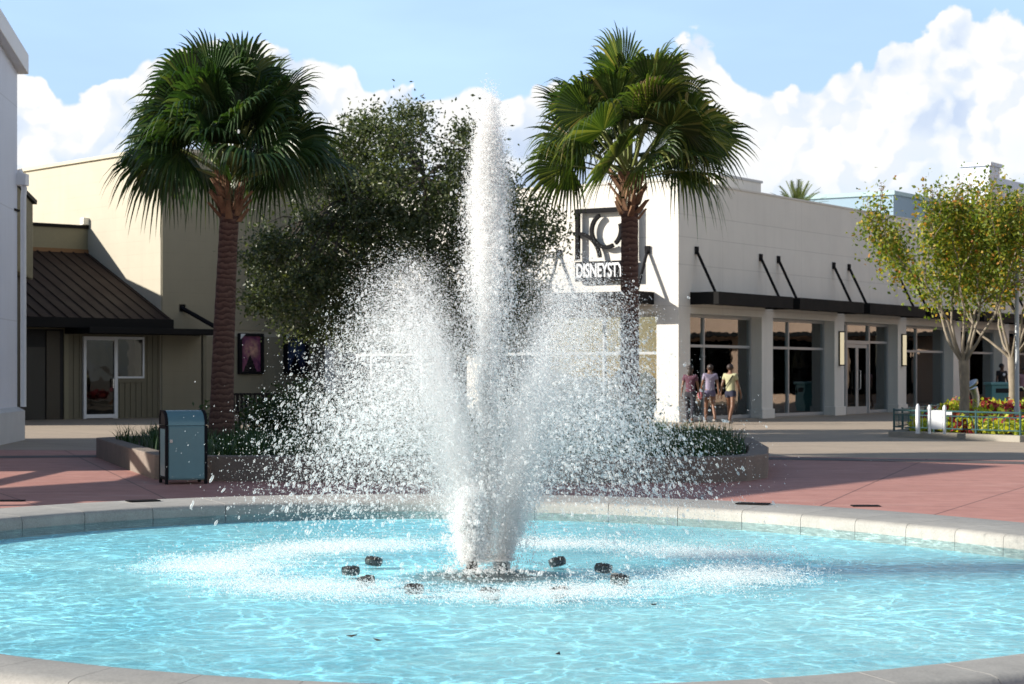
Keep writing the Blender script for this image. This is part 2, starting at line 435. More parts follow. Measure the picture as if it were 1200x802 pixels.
# ---------------------------------------------------------------- fountain basin
def pool_floor_mat():
    t=NT('pool paint'); co=t.coord()
    n=t.noise(co,.9,5,.6).outputs[0]; n2=t.noise(co,5,4,.6).outputs[0]
    c=t.mix(t.range(n,.3,.7),(.36,.73,.81),(.62,.88,.88)); c=t.mix(t.range(n2,.4,.75,0,.45),c,(.20,.58,.70))
    return t.done(t.bsdf(c,.6))
def coping_mat():
    t=NT('coping concrete'); co=t.coord()
    n=t.noise(co,1.1,6,.65).outputs[0]; n2=t.noise(co,9,5,.65).outputs[0]; n3=t.noise(co,90,2,.7).outputs[0]
    c=t.mix(t.range(n,.3,.7),(.235,.23,.215),(.37,.36,.335)); c=t.mix(t.range(n2,.42,.72,0,.6),c,(.19,.185,.17)); c=t.mix(t.range(n3,.3,.7,0,.25),c,(.62,.60,.56))
    g=t.new('ShaderNodeNewGeometry'); c=t.mix(t.math('MULTIPLY',g.outputs['Random Per Island'],.22),c,(.28,.28,.27))
    return t.done(t.bsdf(c,.75,0,t.bump(t.math('ADD',n2,t.math('MULTIPLY',n3,.4)),.3,.006)))
basin=empty('fountain_basin',(PC[0],PC[1],0),0,'low oval fountain basin with a broad grey concrete rim','fountain')
def rim():
    mb=MB(); S=58; sub=5
    for s in range(S):
        g=.0022/5
        t0=2*math.pi*s/S+g; t1=2*math.pi*(s+1)/S-g
        ts=np.linspace(t0,t1,sub); rs=RAD(ts); ws=rim_w(ts)
        n=0; vs=[]; fs=[]
        for t_,r_,w_ in zip(ts,rs,ws):
            pr=[(0,RIMZ-.15),(0,RIMZ-.04),(.008,RIMZ-.018),(.03,RIMZ-.004),(.06,RIMZ),(w_-.07,RIMZ-.004),(w_-.03,RIMZ-.012),(w_-.006,RIMZ-.035),(w_,RIMZ-.065),(w_-.006,RIMZ-.1),(w_-.03,RIMZ-.13),(w_-.08,RIMZ-.15)]
            n=len(pr)
            vs+=[((r_+a)*math.cos(t_),(r_+a)*math.sin(t_),z) for a,z in pr]
        for i in range(sub-1):
            for k in range(n):
                a=i*n+k;b=i*n+(k+1)%n; fs.append((a,a+n,b+n,b))
        fs.append(tuple(range(n))); fs.append(tuple(reversed(range((sub-1)*n,sub*n))))
        mb.add(vs,fs)
    mb.build('rim',coping_mat(),basin,smooth=True)
    def wall(name,o0,o1,z0,z1,m):
        n=len(o0); L=lambda o,z:[(x-PC[0],y-PC[1],z) for x,y in o]
        MB().add(L(o0,z0)+L(o0,z1)+L(o1,z1)+L(o1,z0),[(j*n+i,j*n+(i+1)%n,(j+1)%4*n+(i+1)%n,(j+1)%4*n+i) for j in range(4) for i in range(n)]).build(name,m,basin,smooth=True)
    wall('inner_wall',outline(.012),outline(.12),-.12,RIMZ-.152,plain('algae concrete',(.10,.22,.19),.7,0,.3,3,.3))
    wall('outer_wall',outline(-.2,256,1),outline(-.08,256,1),0,RIMZ-.152,plain('pink render',(.36,.19,.16),.8,0,.15,2,.2))
    MB().add([(x-PC[0],y-PC[1],.255) for x,y in outline(.05)],[tuple(range(256))]).build('pool_floor',pool_floor_mat(),basin)
    # gratings let into the rim
    for (px,py) in ((168,587.5),(883,591)):
        Y=F*1.0/(py-HOR); X=(px-600)/F*Y; a=math.atan2(Y-PC[1],X-PC[0])+math.pi/2
        m=MB(); 
        for i in range(9): m.box(-.17+i*.0405,-.15+i*.0405,-.09,.09,.001,.012)
        m.box(-.19,.19,-.115,-.09,.001,.014); m.box(-.19,.19,.09,.115,.001,.014); m.box(-.19,-.17,-.0895,.0895,.001,.0135); m.box(.195,.21,-.0895,.0895,.001,.0135)
        m.box(-.17,.195,-.09,.09,.0006,.003)
        g_=m.build('grating',M['dark_metal'],basin,(X-PC[0],Y-PC[1],RIMZ+.0005),a); g_.scale=(.62,.62,.6)
rim()
# grates in the paving
for i,(px,py) in enumerate(((12,588),(1014,594))):
    Y=F*CAMH/(py-HOR); X=(px-600)/F*Y
    m=MB()
    for k in range(12): m.box(-.22+k*.037,-.2+k*.037,-.1,.1,.001,.012)
    m.box(-.24,-.22,-.12,.12,.001,.014); m.box(.225,.245,-.12,.12,.001,.014); m.box(-.22,.225,.1,.12,.001,.0135); m.box(-.22,.225,-.12,-.1,.001,.0135)
    o=m.build('drain_grate',M['dark_metal'],None,(X,Y,.006)); o.scale=(.6,.7,.7)
    tag(o,('small dark drain grate in the pink paving at left edge, outside the rim' if i==0 else 'small dark drain grate in the sunlit pink paving right of the spray'),'drain grate','drain grates in the paving')

# ---- water surface
def water_mat():
    t=NT('water'); t.dim='2D'; co=t.coord()
    wn=t.noise(co,1.7,3,.5); 
    ad=t.new('ShaderNodeVectorMath',operation='MULTIPLY_ADD'); t.put(ad.inputs[0],wn.outputs[1]); ad.inputs[1].default_value=(.6,.6,0); t.put(ad.inputs[2],co)
    wn2=t.noise(ad.outputs[0],7,3,.6); ad2=t.new('ShaderNodeVectorMath',operation='MULTIPLY_ADD'); t.put(ad2.inputs[0],wn2.outputs[1]); ad2.inputs[1].default_value=(.15,.15,0); t.put(ad2.inputs[2],ad.outputs[0])
    v1=t.voro(ad2.outputs[0],4.3,'DISTANCE_TO_EDGE').outputs[0]; v2=t.voro(ad2.outputs[0],8.7,'DISTANCE_TO_EDGE').outputs[0]
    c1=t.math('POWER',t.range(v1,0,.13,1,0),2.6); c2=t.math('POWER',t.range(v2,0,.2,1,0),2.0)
    ca=t.math('ADD',t.math('MULTIPLY',c1,1.45),t.math('MULTIPLY',c2,.7))  # net of caustic light painted into the transmission colour
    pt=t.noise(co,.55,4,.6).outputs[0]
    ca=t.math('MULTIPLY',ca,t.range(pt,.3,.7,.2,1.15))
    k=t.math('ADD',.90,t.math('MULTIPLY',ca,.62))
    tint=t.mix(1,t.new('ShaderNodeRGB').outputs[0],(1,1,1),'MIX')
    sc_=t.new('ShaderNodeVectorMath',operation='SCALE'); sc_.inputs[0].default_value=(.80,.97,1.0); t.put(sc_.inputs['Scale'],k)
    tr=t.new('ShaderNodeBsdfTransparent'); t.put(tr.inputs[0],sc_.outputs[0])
    h=t.math('ADD',t.math('MULTIPLY',t.noise(t.mapping(co,(1,1.25,1)),8,4,.6,.5).outputs[0],1.0),t.math('MULTIPLY',t.noise(co,30,3,.6,.3).outputs[0],.34))
    nb=t.bump(h,.9,.06)
    fr=t.new('ShaderNodeFresnel'); fr.inputs[0].default_value=1.33; t.put(fr.inputs['Normal'],nb)
    gl=t.new('ShaderNodeBsdfGlossy'); gl.inputs['Roughness'].default_value=.04; t.put(gl.inputs['Color'],(1,1,1)); t.put(gl.inputs['Normal'],nb)
    m=t.new('ShaderNodeMixShader'); t.put(m.inputs[0],t.range(fr.outputs[0],.02,.75,.04,.46)); t.t.links.new(tr.outputs[0],m.inputs[1]); t.t.links.new(gl.outputs[0],m.inputs[2])
    return t.done(m.outputs[0])
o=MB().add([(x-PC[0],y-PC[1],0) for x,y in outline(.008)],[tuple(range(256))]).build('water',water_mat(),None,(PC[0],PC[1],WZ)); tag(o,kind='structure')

# ---- fittings in the water
FC=Vector((-.16,11.05))
FCp=(FC.x,FC.y)
def plate_mat():
    t=NT('worn base plate'); co=t.coord(); sp=t.new('ShaderNodeSeparateXYZ'); t.put(sp.inputs[0],co); x,y,_=sp.outputs
    r=t.math('SQRT',t.math('ADD',t.math('MULTIPLY',x,x),t.math('MULTIPLY',y,y))); n=t.noise(co,7,5,.7).outputs[0]; n2=t.noise(co,26,4,.7).outputs[0]
    f=t.range(t.math('ADD',r,t.math('MULTIPLY',t.math('SUBTRACT',n,.5),.5)),.22,.52)
    c=t.mix(f,(.085,.085,.08),(.30,.58,.66)); c=t.mix(t.range(n2,.4,.7,0,.5),c,(.05,.05,.048))
    return t.done(t.bsdf(c,.7,0,t.bump(n2,.4,.01)))
nozm=plain('wet dark metal',(.05,.046,.042),.35,.3,.6,22,.5,60)
o=MB().lathe([(.02,.257),(.60,.257),(.57,.262),(.50,.272),(.4,.278),(.02,.28)],40).build('nozzle_plate',plate_mat(),None,(FC.x+.02,FC.y-.28,0),smooth=True)
tag(o,'dark round base plate just under the water at the foot of the jets','base plate')
spots=[(485,687),(575,692.5),(654,691),(726,676),(707,663),(653,655.5),(438,655),(411,666),(428,678)]
words_=['dark underwater light left of the front one, nearest the foamy splash','dark underwater light straight in front of the jets','dark underwater light front right of the jets',
 'largest dark underwater light at far right of the ring','dark underwater light behind the far right one','dark underwater light right behind the jets, alone in blue shade',
 'grey underwater light at back left of the ring','faint grey underwater light at far left of the ring','small low underwater light between the far left and front left ones']
poolpaint=plain('blue pipe paint',(.10,.42,.55),.6)
for (px,py),w_ in zip(spots,words_):
    Y=F*(CAMH-WZ)/(py-HOR); X=(px-600)/F*Y
    e=empty('underwater_light',(X,Y,WZ),random.uniform(0,6),w_,'light fitting','lights around the fountain jets')
    MB().lathe([(.03,-.06),(.05,-.05),(.056,-.01),(.052,.016),(.04,.03),(.02,.038),(.006,.04)],12).build('housing',nozm,e,smooth=True); e.rotation_euler=(random.uniform(-.22,.22),random.uniform(-.22,.22),random.uniform(0,6)); e.location.z=WZ-.010; e.scale=(.95,.95,.55)
    m=MB()
    for k in range(5):
        a=k*2*math.pi/5; m.tube([(.054*math.cos(a),.054*math.sin(a),.0),(.05*math.cos(a),.05*math.sin(a),.03),(.015*math.cos(a),.015*math.sin(a),.043)],.0038,5)
    m.build('guard',nozm,e)
for j,(px,py,w_) in enumerate(((553,668,'small steel nozzle under the frothy front jet'),(588,660,'small steel nozzle under the jet leaning right'))):
    Y=F*(CAMH-WZ)/(py-HOR); X=(px-600)/F*Y
    o=MB().lathe([(.05,-.05),(.05,.0),(.032,.012),(.028,.05),(.02,.055)],12).build('jet_nozzle',nozm,None,(X,Y,WZ),smooth=True); tag(o,w_,'nozzle','jet nozzles')
leafm=plain('wet leaf',(.05,.03,.015),.6)
for i,(px,py,w_) in enumerate(((412,747,'dark fallen leaf floating on the water, leftmost of the debris'),(654,768,'dark fallen leaf floating alone nearest the front rim'),(443,752,'tiny dark leaf scrap floating just right of another'),(766,710,'small dark leaf floating right of the front splash'))):
    Y=F*(CAMH-WZ)/(py-HOR); X=(px-600)/F*Y
    o=MB().add([(-.022,0,.006),(0,-.009,.002),(.024,0,.01),(0,.01,.004),(-.022,0,.008),(0,-.009,.004),(.024,0,.012),(0,.01,.006)],[(3,2,1,0),(4,5,6,7),(0,1,5,4),(1,2,6,5),(2,3,7,6),(3,0,4,7)]).build('fallen_leaf',leafm,None,(X,Y,WZ),i*1.3)
    tag(o,w_,'leaf','leaves floating in the fountain')

# ---------------------------------------------------------------- water in the air
def water_drop_mat():
    t=NT('white water')
    d=t.new('ShaderNodeBsdfDiffuse'); t.put(d.inputs[0],(.98,.98,.98))
    tr=t.new('ShaderNodeBsdfTranslucent'); t.put(tr.inputs[0],(.99,.99,.99))
    m=t.new('ShaderNodeMixShader'); m.inputs[0].default_value=.58; t.t.links.new(d.outputs[0],m.inputs[1]); t.t.links.new(tr.outputs[0],m.inputs[2])
    g=t.new('ShaderNodeBsdfGlossy'); g.inputs['Roughness'].default_value=.15
    m2=t.new('ShaderNodeMixShader'); m2.inputs[0].default_value=.06; t.t.links.new(m.outputs[0],m2.inputs[1]); t.t.links.new(g.outputs[0],m2.inputs[2])
    tp=t.new('ShaderNodeBsdfTransparent'); m3=t.new('ShaderNodeMixShader'); m3.inputs[0].default_value=.70
    t.t.links.new(m2.outputs[0],m3.inputs[1]); t.t.links.new(tp.outputs[0],m3.inputs[2])
    return t.done(m3.outputs[0])
DROP=water_drop_mat()
OCT_V=np.array([(1,0,0),(-1,0,0),(0,1,0),(0,-1,0),(0,0,1),(0,0,-1)],float)
OCT_F=np.array([(0,2,4),(2,1,4),(1,3,4),(3,0,4),(2,0,5),(1,2,5),(3,1,5),(0,3,5)])
def ico():
    bm=bmesh.new(); bmesh.ops.create_icosphere(bm,subdivisions=2,radius=1); v=np.array([p.co[:] for p in bm.verts]); f=np.array([[q.index for q in p.verts] for p in bm.faces]); bm.free(); return v,f
ICO_V,ICO_F=ico()
def drops(P,V,r,name,label,cat,stretch=.16,lim=.008):
    """one mesh of water drops: small ones as octahedra, large ones rounder and irregular"""
    sp=np.linalg.norm(V,axis=1,keepdims=True)+1e-6; d=V/sp
    a=np.cross(d,np.array([.31,.77,.55])); a/=np.linalg.norm(a,axis=1,keepdims=True)+1e-9; b=np.cross(d,a)
    el=1+stretch*sp[:,0]*rng.uniform(.2,1.2,len(P))
    VV=[];FF=[];n0=0
    for big in (0,1):
        s=(r>lim) if big else (r<=lim)
        bv,bf=(ICO_V,ICO_F) if big else (OCT_V,OCT_F)
        k=int(s.sum()); 
        if not k: continue
        Q=np.broadcast_to(bv,(k,)+bv.shape).copy()
        if big:
            ph=rng.uniform(0,6.28,(k,3)); 
            w=1+.28*np.sin(2.2*Q[...,0]+ph[:,0:1])+.25*np.sin(2.9*Q[...,1]+ph[:,1:2])*np.cos(2.4*Q[...,2]+ph[:,2:3]); Q*=w[...,None]
        rs=r[s][:,None]; e=el[s][:,None]
        X=P[s][:,None,:]+(Q[...,0]*rs)[...,None]*a[s][:,None,:]+(Q[...,1]*rs)[...,None]*b[s][:,None,:]+(Q[...,2]*rs*e)[...,None]*d[s][:,None,:]
        VV.append(X.reshape(-1,3)); FF.append((bf[None]+(np.arange(k)*len(bv))[:,None,None]+n0).reshape(-1,3)); n0+=k*len(bv)
    me=mesh_np(name,np.concatenate(VV),np.concatenate(FF),True)
    o=link_mesh(name,me,DROP); tag(o,label,cat,None,'stuff'); return o
G=9.81
def ballistic(p0,v0,t):
    P=p0+v0*t[:,None]; P[:,2]-=.5*G*t*t; V=v0.copy(); V[:,2]-=G*t; return P,V
def packets(n,k):
    """n drops that share k packets"""
    return rng.integers(0,k,n)
def tall_jet():
    n=135000; k=2600; pk=packets(n,k)
    g=rng.integers(0,150,k); gx,gy,gt=rng.normal(0,.06,150),rng.normal(0,.06,150),rng.uniform(0,1.42,150)
    vx=gx[g]+rng.normal(0,.04,k); vy=gy[g]+rng.normal(0,.04,k); vr=np.hypot(vx,vy)
    hh=np.clip(2.74-3.6*vr-np.abs(rng.normal(0,.09,k))-.35*rng.random(k)**4,1.2,2.8); vz=np.sqrt(2*G*hh); tp=np.where(rng.random(k)<.5,rng.uniform(.0,1.42,k),np.abs(gt[g]+rng.normal(0,.035,k)))
    t=np.clip(tp[pk]+rng.normal(0,.03,n)*rng.uniform(.4,1.5,k)[pk],.003,1.48)
    v=np.stack([vx[pk]+rng.normal(0,.028,n)+.012,vy[pk]+rng.normal(0,.028,n),vz[pk]+rng.normal(0,.05,n)],1)
    p=np.stack([FC.x+.02+rng.normal(0,.018,n),FC.y+.02+rng.normal(0,.018,n),np.full(n,WZ+.03)],1)
    P,V=ballistic(p,v,t); ok=P[:,2]>WZ
    r=np.clip(rng.lognormal(math.log(.0026),.45,n),.0014,.010)
    P,V,r=P[ok],V[ok],r[ok]
    m=16000; z=rng.uniform(.6,2.7,m); w=.05+.085*(2.9-z); Q=np.stack([FC.x+.04+rng.normal(0,1,m)*w,FC.y+rng.normal(0,1,m)*w,z],1)
    P=np.r_[P,Q]; V=np.r_[V,np.tile([0,0,-2.],(m,1))]; r=np.r_[r,rng.uniform(.0010,.0020,m)]
    drops(P,V,r,'tall_water_jet','tall central column of white water rising above the trees','water jet')
def crown():
    PP=[];VV_=[];RR=[]
    def burst(n,k,vm,vsd,h0,hs,spb,spa,med,sig,rmax,tb,seedr=.10,lo=.1,hi=1.75,side=.84):
        pk=packets(n,k); J=12
        az=rng.uniform(0,2*math.pi,k); lr=rng.random(k); az=np.where(lr<side,np.where(rng.random(k)<.5,0,math.pi)+rng.normal(0,.42,k),az); az=np.where(rng.random(k)<.5,(np.floor(az/(2*math.pi/J))+.5)*2*math.pi/J+rng.normal(0,.09,k),az)
        ng=110; g=rng.integers(0,ng,k); gh=1-np.abs(rng.normal(0,.17,ng)); gv=rng.normal(0,vsd*.9,ng); ga=rng.normal(0,.10,ng); gt=rng.beta(*tb,ng); az=az+ga[g]
        vr=np.clip(vm+gv[g]+rng.normal(0,vsd*.45,k),lo,hi)
        hh=np.clip((h0-.50*np.clip(vr-.7,0,2)/.7)*(1-np.abs(rng.normal(0,hs,k))),.25,1.8)
        hh=hh*np.where(lr<side,1,.72)*gh[g]; vz=np.sqrt(2*G*hh); tm=2*vz/G; tp=tm*np.where(rng.random(k)<.48,np.clip(gt[g]+rng.normal(0,.05,k),0,1),rng.beta(*tb,k)); age=tp/tm; sp=spb+spa*age
        v=np.stack([(vr*np.cos(az))[pk]+rng.normal(0,1,n)*sp[pk],(vr*np.sin(az))[pk]+rng.normal(0,1,n)*sp[pk],vz[pk]+rng.normal(0,1,n)*sp[pk]*1.2],1)
        p=np.stack([FC.x+.03+seedr*np.cos(az[pk])+rng.normal(0,.016,n),FC.y+seedr*np.sin(az[pk])+rng.normal(0,.016,n),np.full(n,WZ+.02)],1)
        t=np.clip(tp[pk]+rng.normal(0,1,n)*rng.uniform(.008,.045,k)[pk],.003,2); P,V=ballistic(p,v,t); ok=P[:,2]>WZ; P,V=P[ok],V[ok]
        rad=np.hypot(P[:,0]-FC.x,P[:,1]-FC.y)
        kp=rng.random(len(P))<np.clip(1.0-.75*np.clip((1.15-P[:,2])/.7,0,1)*np.clip((rad-.25)/.35,0,1),.2,1); P,V,rad=P[kp],V[kp],rad[kp]
        PP.append(P);VV_.append(V);RR.append(np.clip(med*(.8+.5*np.clip(rad/.9,0,1))*rng.lognormal(0,sig,len(P)),.0012,rmax))
    burst(190000,3600,.78,.18,1.84,.07,.02,.10,.0017,.42,.007,(1.0,1.75))      # the hollow cone
    burst(70000,2600,1.0,.40,1.62,.18,.05,.19,.0020,.48,.0085,(1.35,1.35))        # breaking up and falling outward
    burst(6500,2400,1.1,.38,1.48,.24,.06,.26,.0036,.42,.0085,(1.8,1.25))       # heavy drops
    burst(110000,2200,.70,.26,1.5,.25,.035,.15,.0012,.3,.0028,(1.0,2.6),.085)          # mist round the foot
    burst(170000,2600,1.2,.36,1.72,.24,.05,.20,.0013,.35,.004,(1.15,1.9))   # wide fine haze of spray
    burst(110000,1200,.74,.24,1.75,.10,.02,.06,.0016,.35,.004,(1.0,4.0),.07)    # dense streams leaving the nozzles
    drops(np.concatenate(PP),np.concatenate(VV_),np.concatenate(RR),'water_spray','wide crown of white spray and droplets bursting around the central jet','water spray',.30,.0050)
def low_froth():
    n=16000; k=300; pk=packets(n,k)
    hh=rng.uniform(.10,.42,k); vz=np.sqrt(2*G*hh); tm=2*vz/G; tp=tm*rng.random(k)
    Y=F*(CAMH-WZ)/(668-HOR); X=(553-600)/F*Y
    v=np.stack([rng.normal(-.05,.09,k)[pk]+rng.normal(0,.04,n),rng.normal(0,.10,k)[pk]+rng.normal(0,.04,n),vz[pk]+rng.normal(0,.1,n)],1)
    p=np.stack([X+rng.normal(0,.03,n),Y+rng.normal(0,.03,n),np.full(n,WZ+.05)],1)
    P,V=ballistic(p,v,np.clip(tp[pk]+rng.normal(0,.012,n),.003,2)); ok=P[:,2]>WZ
    r=np.clip(rng.lognormal(math.log(.0032),.5,n),.0014,.011)
    drops(P[ok],V[ok],r[ok],'frothy_jet','short frothy jet in front of the tall column','water jet',.16,.0055)
def foam():
    n=130000; k=1500; pk=packets(n,k)
    az=rng.uniform(0,2*math.pi,k); J=7
    az=(np.floor(az/(2*math.pi/J))+.5)*2*math.pi/J+rng.normal(0,.22,k)
    rr=rng.normal(1.50,.19,k)
    cx=FC.x+rr*np.cos(az); cy=FC.y+rr*np.sin(az)*1.0
    x=cx[pk]+rng.normal(0,.11,n); y=cy[pk]+rng.normal(0,.07,n)
    h=rng.exponential(.020,n); up=rng.random(n)<.30; z=WZ+np.where(up,h,rng.uniform(-.001,.003,n))
    r=np.clip(rng.lognormal(math.log(.0021),.5,n),.0011,.008)
    P=np.stack([x,y,z],1); V=np.stack([rng.normal(0,.5,n),rng.normal(0,.5,n),np.where(up,2.,.05)],1)
    # froth at the foot of the jets
    m=700; a=rng.uniform(0,6.28,m); q=np.abs(rng.normal(0,.26,m)); P2=np.stack([FC.x-.02+q*np.cos(a)*1.3,FC.y-.35+q*np.sin(a),WZ+rng.exponential(.01,m)],1)
    P=np.r_[P,P2]; V=np.r_[V,rng.normal(0,.5,(m,3))]; r=np.r_[r,np.clip(rng.lognormal(math.log(.005),.4,m),.002,.012)]
    drops(P,V,r,'splash_foam','white splashing foam in a ring where the spray falls back on the pool','foam')
tall_jet(); crown(); low_froth(); foam()


# ---------------------------------------------------------------- cream building on the left (local x to the right-away, y away)
KB=Vector((-11.17,62,0)); rzK=math.atan2(.669,.743)
cb=empty('block_building',KB,rzK,'large cream block building with brown metal roofed wing behind the left palm','building')
m=MB(); m.box(0,10.5,0,18,0,8.5)
m.build('wall',M['cream_wall'],cb)
M['tan_wall']=wall_mat('shade tan block',(.27,.243,.175),(),None,(.8,.42),.85,.12)  # darker copy of the cream block, deep shade put into the colour
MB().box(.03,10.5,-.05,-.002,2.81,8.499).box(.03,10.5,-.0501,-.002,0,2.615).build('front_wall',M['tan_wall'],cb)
m=MB(); m.box(-.09,10.59,-.09,18.09,8.5,8.62); m.build('parapet_cap',plain('parapet cap',(.5,.46,.36),.6,0,.1),cb,bevel=.01)
# a low kerb of flashing where the shaded wall meets the paving
w=MB()
w.extr([(0.0,0),(.0,3.3),(4.7,5.35),(4.7,0)],'x',-14,-.003)     # wing body under the roof (y,z)
wing=w.build('wing_wall',M['olive_board'],cb)
rf=MB(); th_=.09
rf.extr([(-.75,2.98),(4.55,5.36),(4.55,5.46),(-.75,3.08)],'x',-14,-.01)
x=-13.8
while x<-.1:
    rf.extr([(-.75,3.081),(4.549,5.461),(4.549,5.495),(-.75,3.115)],'x',x-.02,x+.02); x+=.44
roof=rf.build('roof',M['roof_brown'],cb)
MB().box(-14,-.012,-.80,-.751,2.80,3.10).build('fascia',M['bronze'],roof)
MB().box(-14,-.02,-.745,0,2.80,2.86).build('soffit',M['bronze'],roof)
bx=MB(); bx.box(-14,-.004,4.551,8,5.2,6.25); b_=bx.build('upper_parapet',M['olive_panel'],cb)
MB().box(-14,.03,4.48,8.02,6.25,6.36).build('trim',M['bronze'],b_)
MB().box(-14,-.02,4.47,4.549,5.42,5.55).build('flashing',plain('rust flashing',(.16,.08,.03),.6),b_)
# flat awning with its tie
aw=MB(); aw.box(-3.4,1.45,-1.5,-.004,2.62,2.80); a_=aw.build('awning',M['bronze'],cb,bevel=.01)
tt=MB(); tt.tube([(.78,-.02,3.5),(1.3,-1.35,2.82)],.075,8); tt.box(.66,.9,-.05,.0,3.38,3.62); tt.build('awning_tie',M['dark_metal'],a_)
MB().box(.72,.84,-1.35,-1.23,0,2.62).build('awning_post',M['olive_board'],a_)
# facade boards, door, window (facade plane y=0)
fb=MB()
xx=-3.3
while xx<-.05:
    if not(-2.8<xx<-.7): fb.box(xx,xx+.06,-.025,0,0,2.6)
    elif xx>-1.62: fb.box(xx,xx+.06,-.025,0,0,1.12)
    xx+=.2
fb.box(-1.64,-.6,-.06,0,1.12,1.24)
fb.build('wall_boards',M['olive_board'],cb)
d=MB()
for a in ((-2.80,-2.70,0,2.55),(-1.72,-1.60,0,2.55),(-2.70,-1.72,2.43,2.55),(-2.70,-1.72,.02,.14)): d.box(a[0],a[1],-.10,.01,a[2],a[3])
dr=d.build('door',M['white_paint'],cb,bevel=.006)
MB().box(-2.70,-1.72,-.05,-.03,.14,2.43).build('pane',M['glass_dark'],dr)
MB().box(-1.80,-1.77,-.15,-.12,.95,1.25).box(-1.80,-1.77,-.12,-.1,.97,1.0).box(-1.80,-1.77,-.12,-.1,1.2,1.23).build('handle',M['steel'],dr)
wn=MB()
for a in ((-1.60,-.64,2.47,2.55),(-1.60,-.64,1.25,1.31),(-.70,-.64,1.31,2.47)): wn.box(a[0],a[1],-.09,.01,a[2],a[3])
w_=wn.build('window',M['white_paint'],cb,bevel=.006)
MB().box(-1.60,-.70,-.05,-.03,1.31,2.47).build('pane',M['glass_dark'],w_)
# recess left of the door: its shade is a flat near-black panel
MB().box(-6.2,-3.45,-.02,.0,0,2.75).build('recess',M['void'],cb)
MB().box(-3.45,-3.3,-.06,.0,0,2.6).build('corner_board',M['olive_panel'],cb)
MB().box(-4.9,-4.1,-.06,-.021,0,2.2).build('side_door',plain('dark door',(.03,.028,.022),.6),cb)
MB().box(-5.2,-4.95,-.07,-.021,0,2.7).box(-4.05,-3.6,-.07,-.021,0,2.7).build('recess_panel',plain('brown panel',(.06,.05,.035),.7),cb)
sp_=MB(); sp_.tube([(-.0,3.2,3.62),(-.28,3.2,3.62)],.05,8); sp_.ball((-.3,3.2,3.58),(.1,.08,.07),8,6); sp_.build('spotlight',plain('floodlight',(.6,.58,.5),.5),cb,smooth=True)
fl=MB(); fl.box(-.22,.02,4.46,4.7,6.37,6.62); fl.build('corner_floodlight',plain('floodlight white',(.85,.83,.75),.5),cb,bevel=.03)
# gooseneck lamp over the posters
go=MB(); go.tube([(3.45,-.05,4.1),(3.45,-.25,4.3),(3.45,-.6,4.28),(3.45,-.75,4.08)],.03,8)
gl_=go.build('wall_lamp',M['dark_metal'],cb,smooth=True)
MB().lathe([(.07,.18),(.10,.10),(.30,-.04),(.31,-.06)],18).build('lamp_shade',M['dark_metal'],gl_,(3.45,-.76,3.98),smooth=True)
# corrugated bay further left
cbay=MB()
cbay.add([(-13.1,51.5,4.15),(-14.04,57,4.15),(-19,57,4.15),(-19,51.5,4.15),(-13.1,51.5,6.35),(-14.04,57,6.35),(-19,57,6.35),(-19,51.5,6.35)],[(0,1,5,4),(1,2,6,5),(2,3,7,6),(3,0,4,7),(0,3,2,1),(4,5,6,7)])
for k in range(14):
    f=k/14; p=Vector((-13.1,51.5,0)).lerp(Vector((-14.04,57,0)),f+.02); q=Vector((-13.1,51.5,0)).lerp(Vector((-14.04,57,0)),f+.05)
    n_=Vector((.985,.168,0))*.045
    cbay.add([p+Vector((0,0,4.16)),q+Vector((0,0,4.16)),q+n_+Vector((0,0,4.16)),p+n_+Vector((0,0,4.16)),p+Vector((0,0,6.34)),q+Vector((0,0,6.34)),q+n_+Vector((0,0,6.34)),p+n_+Vector((0,0,6.34))],[(0,3,2,1),(4,5,6,7),(0,1,5,4),(1,2,6,5),(2,3,7,6),(3,0,4,7)])
o=cbay.build('corrugated_bay',M['olive_panel']); 
MB().add([(-13.0,51.3,6.352),(-13.9,57.1,6.352),(-19,57.1,6.352),(-19,51.3,6.352),(-13.0,51.3,6.47),(-13.9,57.1,6.47),(-19,57.1,6.47),(-19,51.3,6.47)],[(0,1,5,4),(1,2,6,5),(2,3,7,6),(3,0,4,7),(0,3,2,1),(4,5,6,7)]).build('cap',M['bronze'],o)
MB().prism([(-13.5,52.5),(-14.2,56.8),(-18.5,56.8),(-18.5,52.5)],0,4.149).build('lower_wall',plain('recess wall',(.05,.045,.035),.8),o)
MB().box(-26,-17.7,57.2,73,0,6.7).build('shade_block',M['olive_panel'],o)  # unseen block added to keep the sun off the brown roof
tag(o,'narrow olive corrugated bay beside the white building, above the brown roof','building')

# posters (display cases hung on the shaded wall)
def poster_mat(name, a, b, c, seed):
    t=NT(name); co=t.coord(); mp=t.mapping(co,(1,1,1),(0,0,0),(seed,0,seed*2))
    sp=t.new('ShaderNodeSeparateXYZ'); t.put(sp.inputs[0],co); n=t.noise(mp,3.2,4,.6,.8).outputs[0]; n2=t.noise(mp,6,3,.6).outputs[0]
    col=t.mix(t.range(n,.35,.65),a,b); gx=t.math('SUBTRACT',sp.outputs[0],.05); gz=t.math('SUBTRACT',sp.outputs[2],.15)
    dd=t.math('SQRT',t.math('ADD',t.math('MULTIPLY',gx,gx),t.math('MULTIPLY',gz,gz)))
    col=t.mix(t.math('MULTIPLY',t.range(dd,.05,.38,1,0),t.range(n2,.3,.6)),col,c)
    fig=t.math('LESS_THAN',t.math('ADD',t.math('ABSOLUTE',t.math('ADD',sp.outputs[0],.02)),t.math('MULTIPLY',t.math('ADD',sp.outputs[2],.16),.5)),t.math('ADD',.02,t.math('MULTIPLY',n2,.09)))
    col=t.mix(fig,col,(.01,.008,.012))
    return t.done(t.bsdf(col,.25))
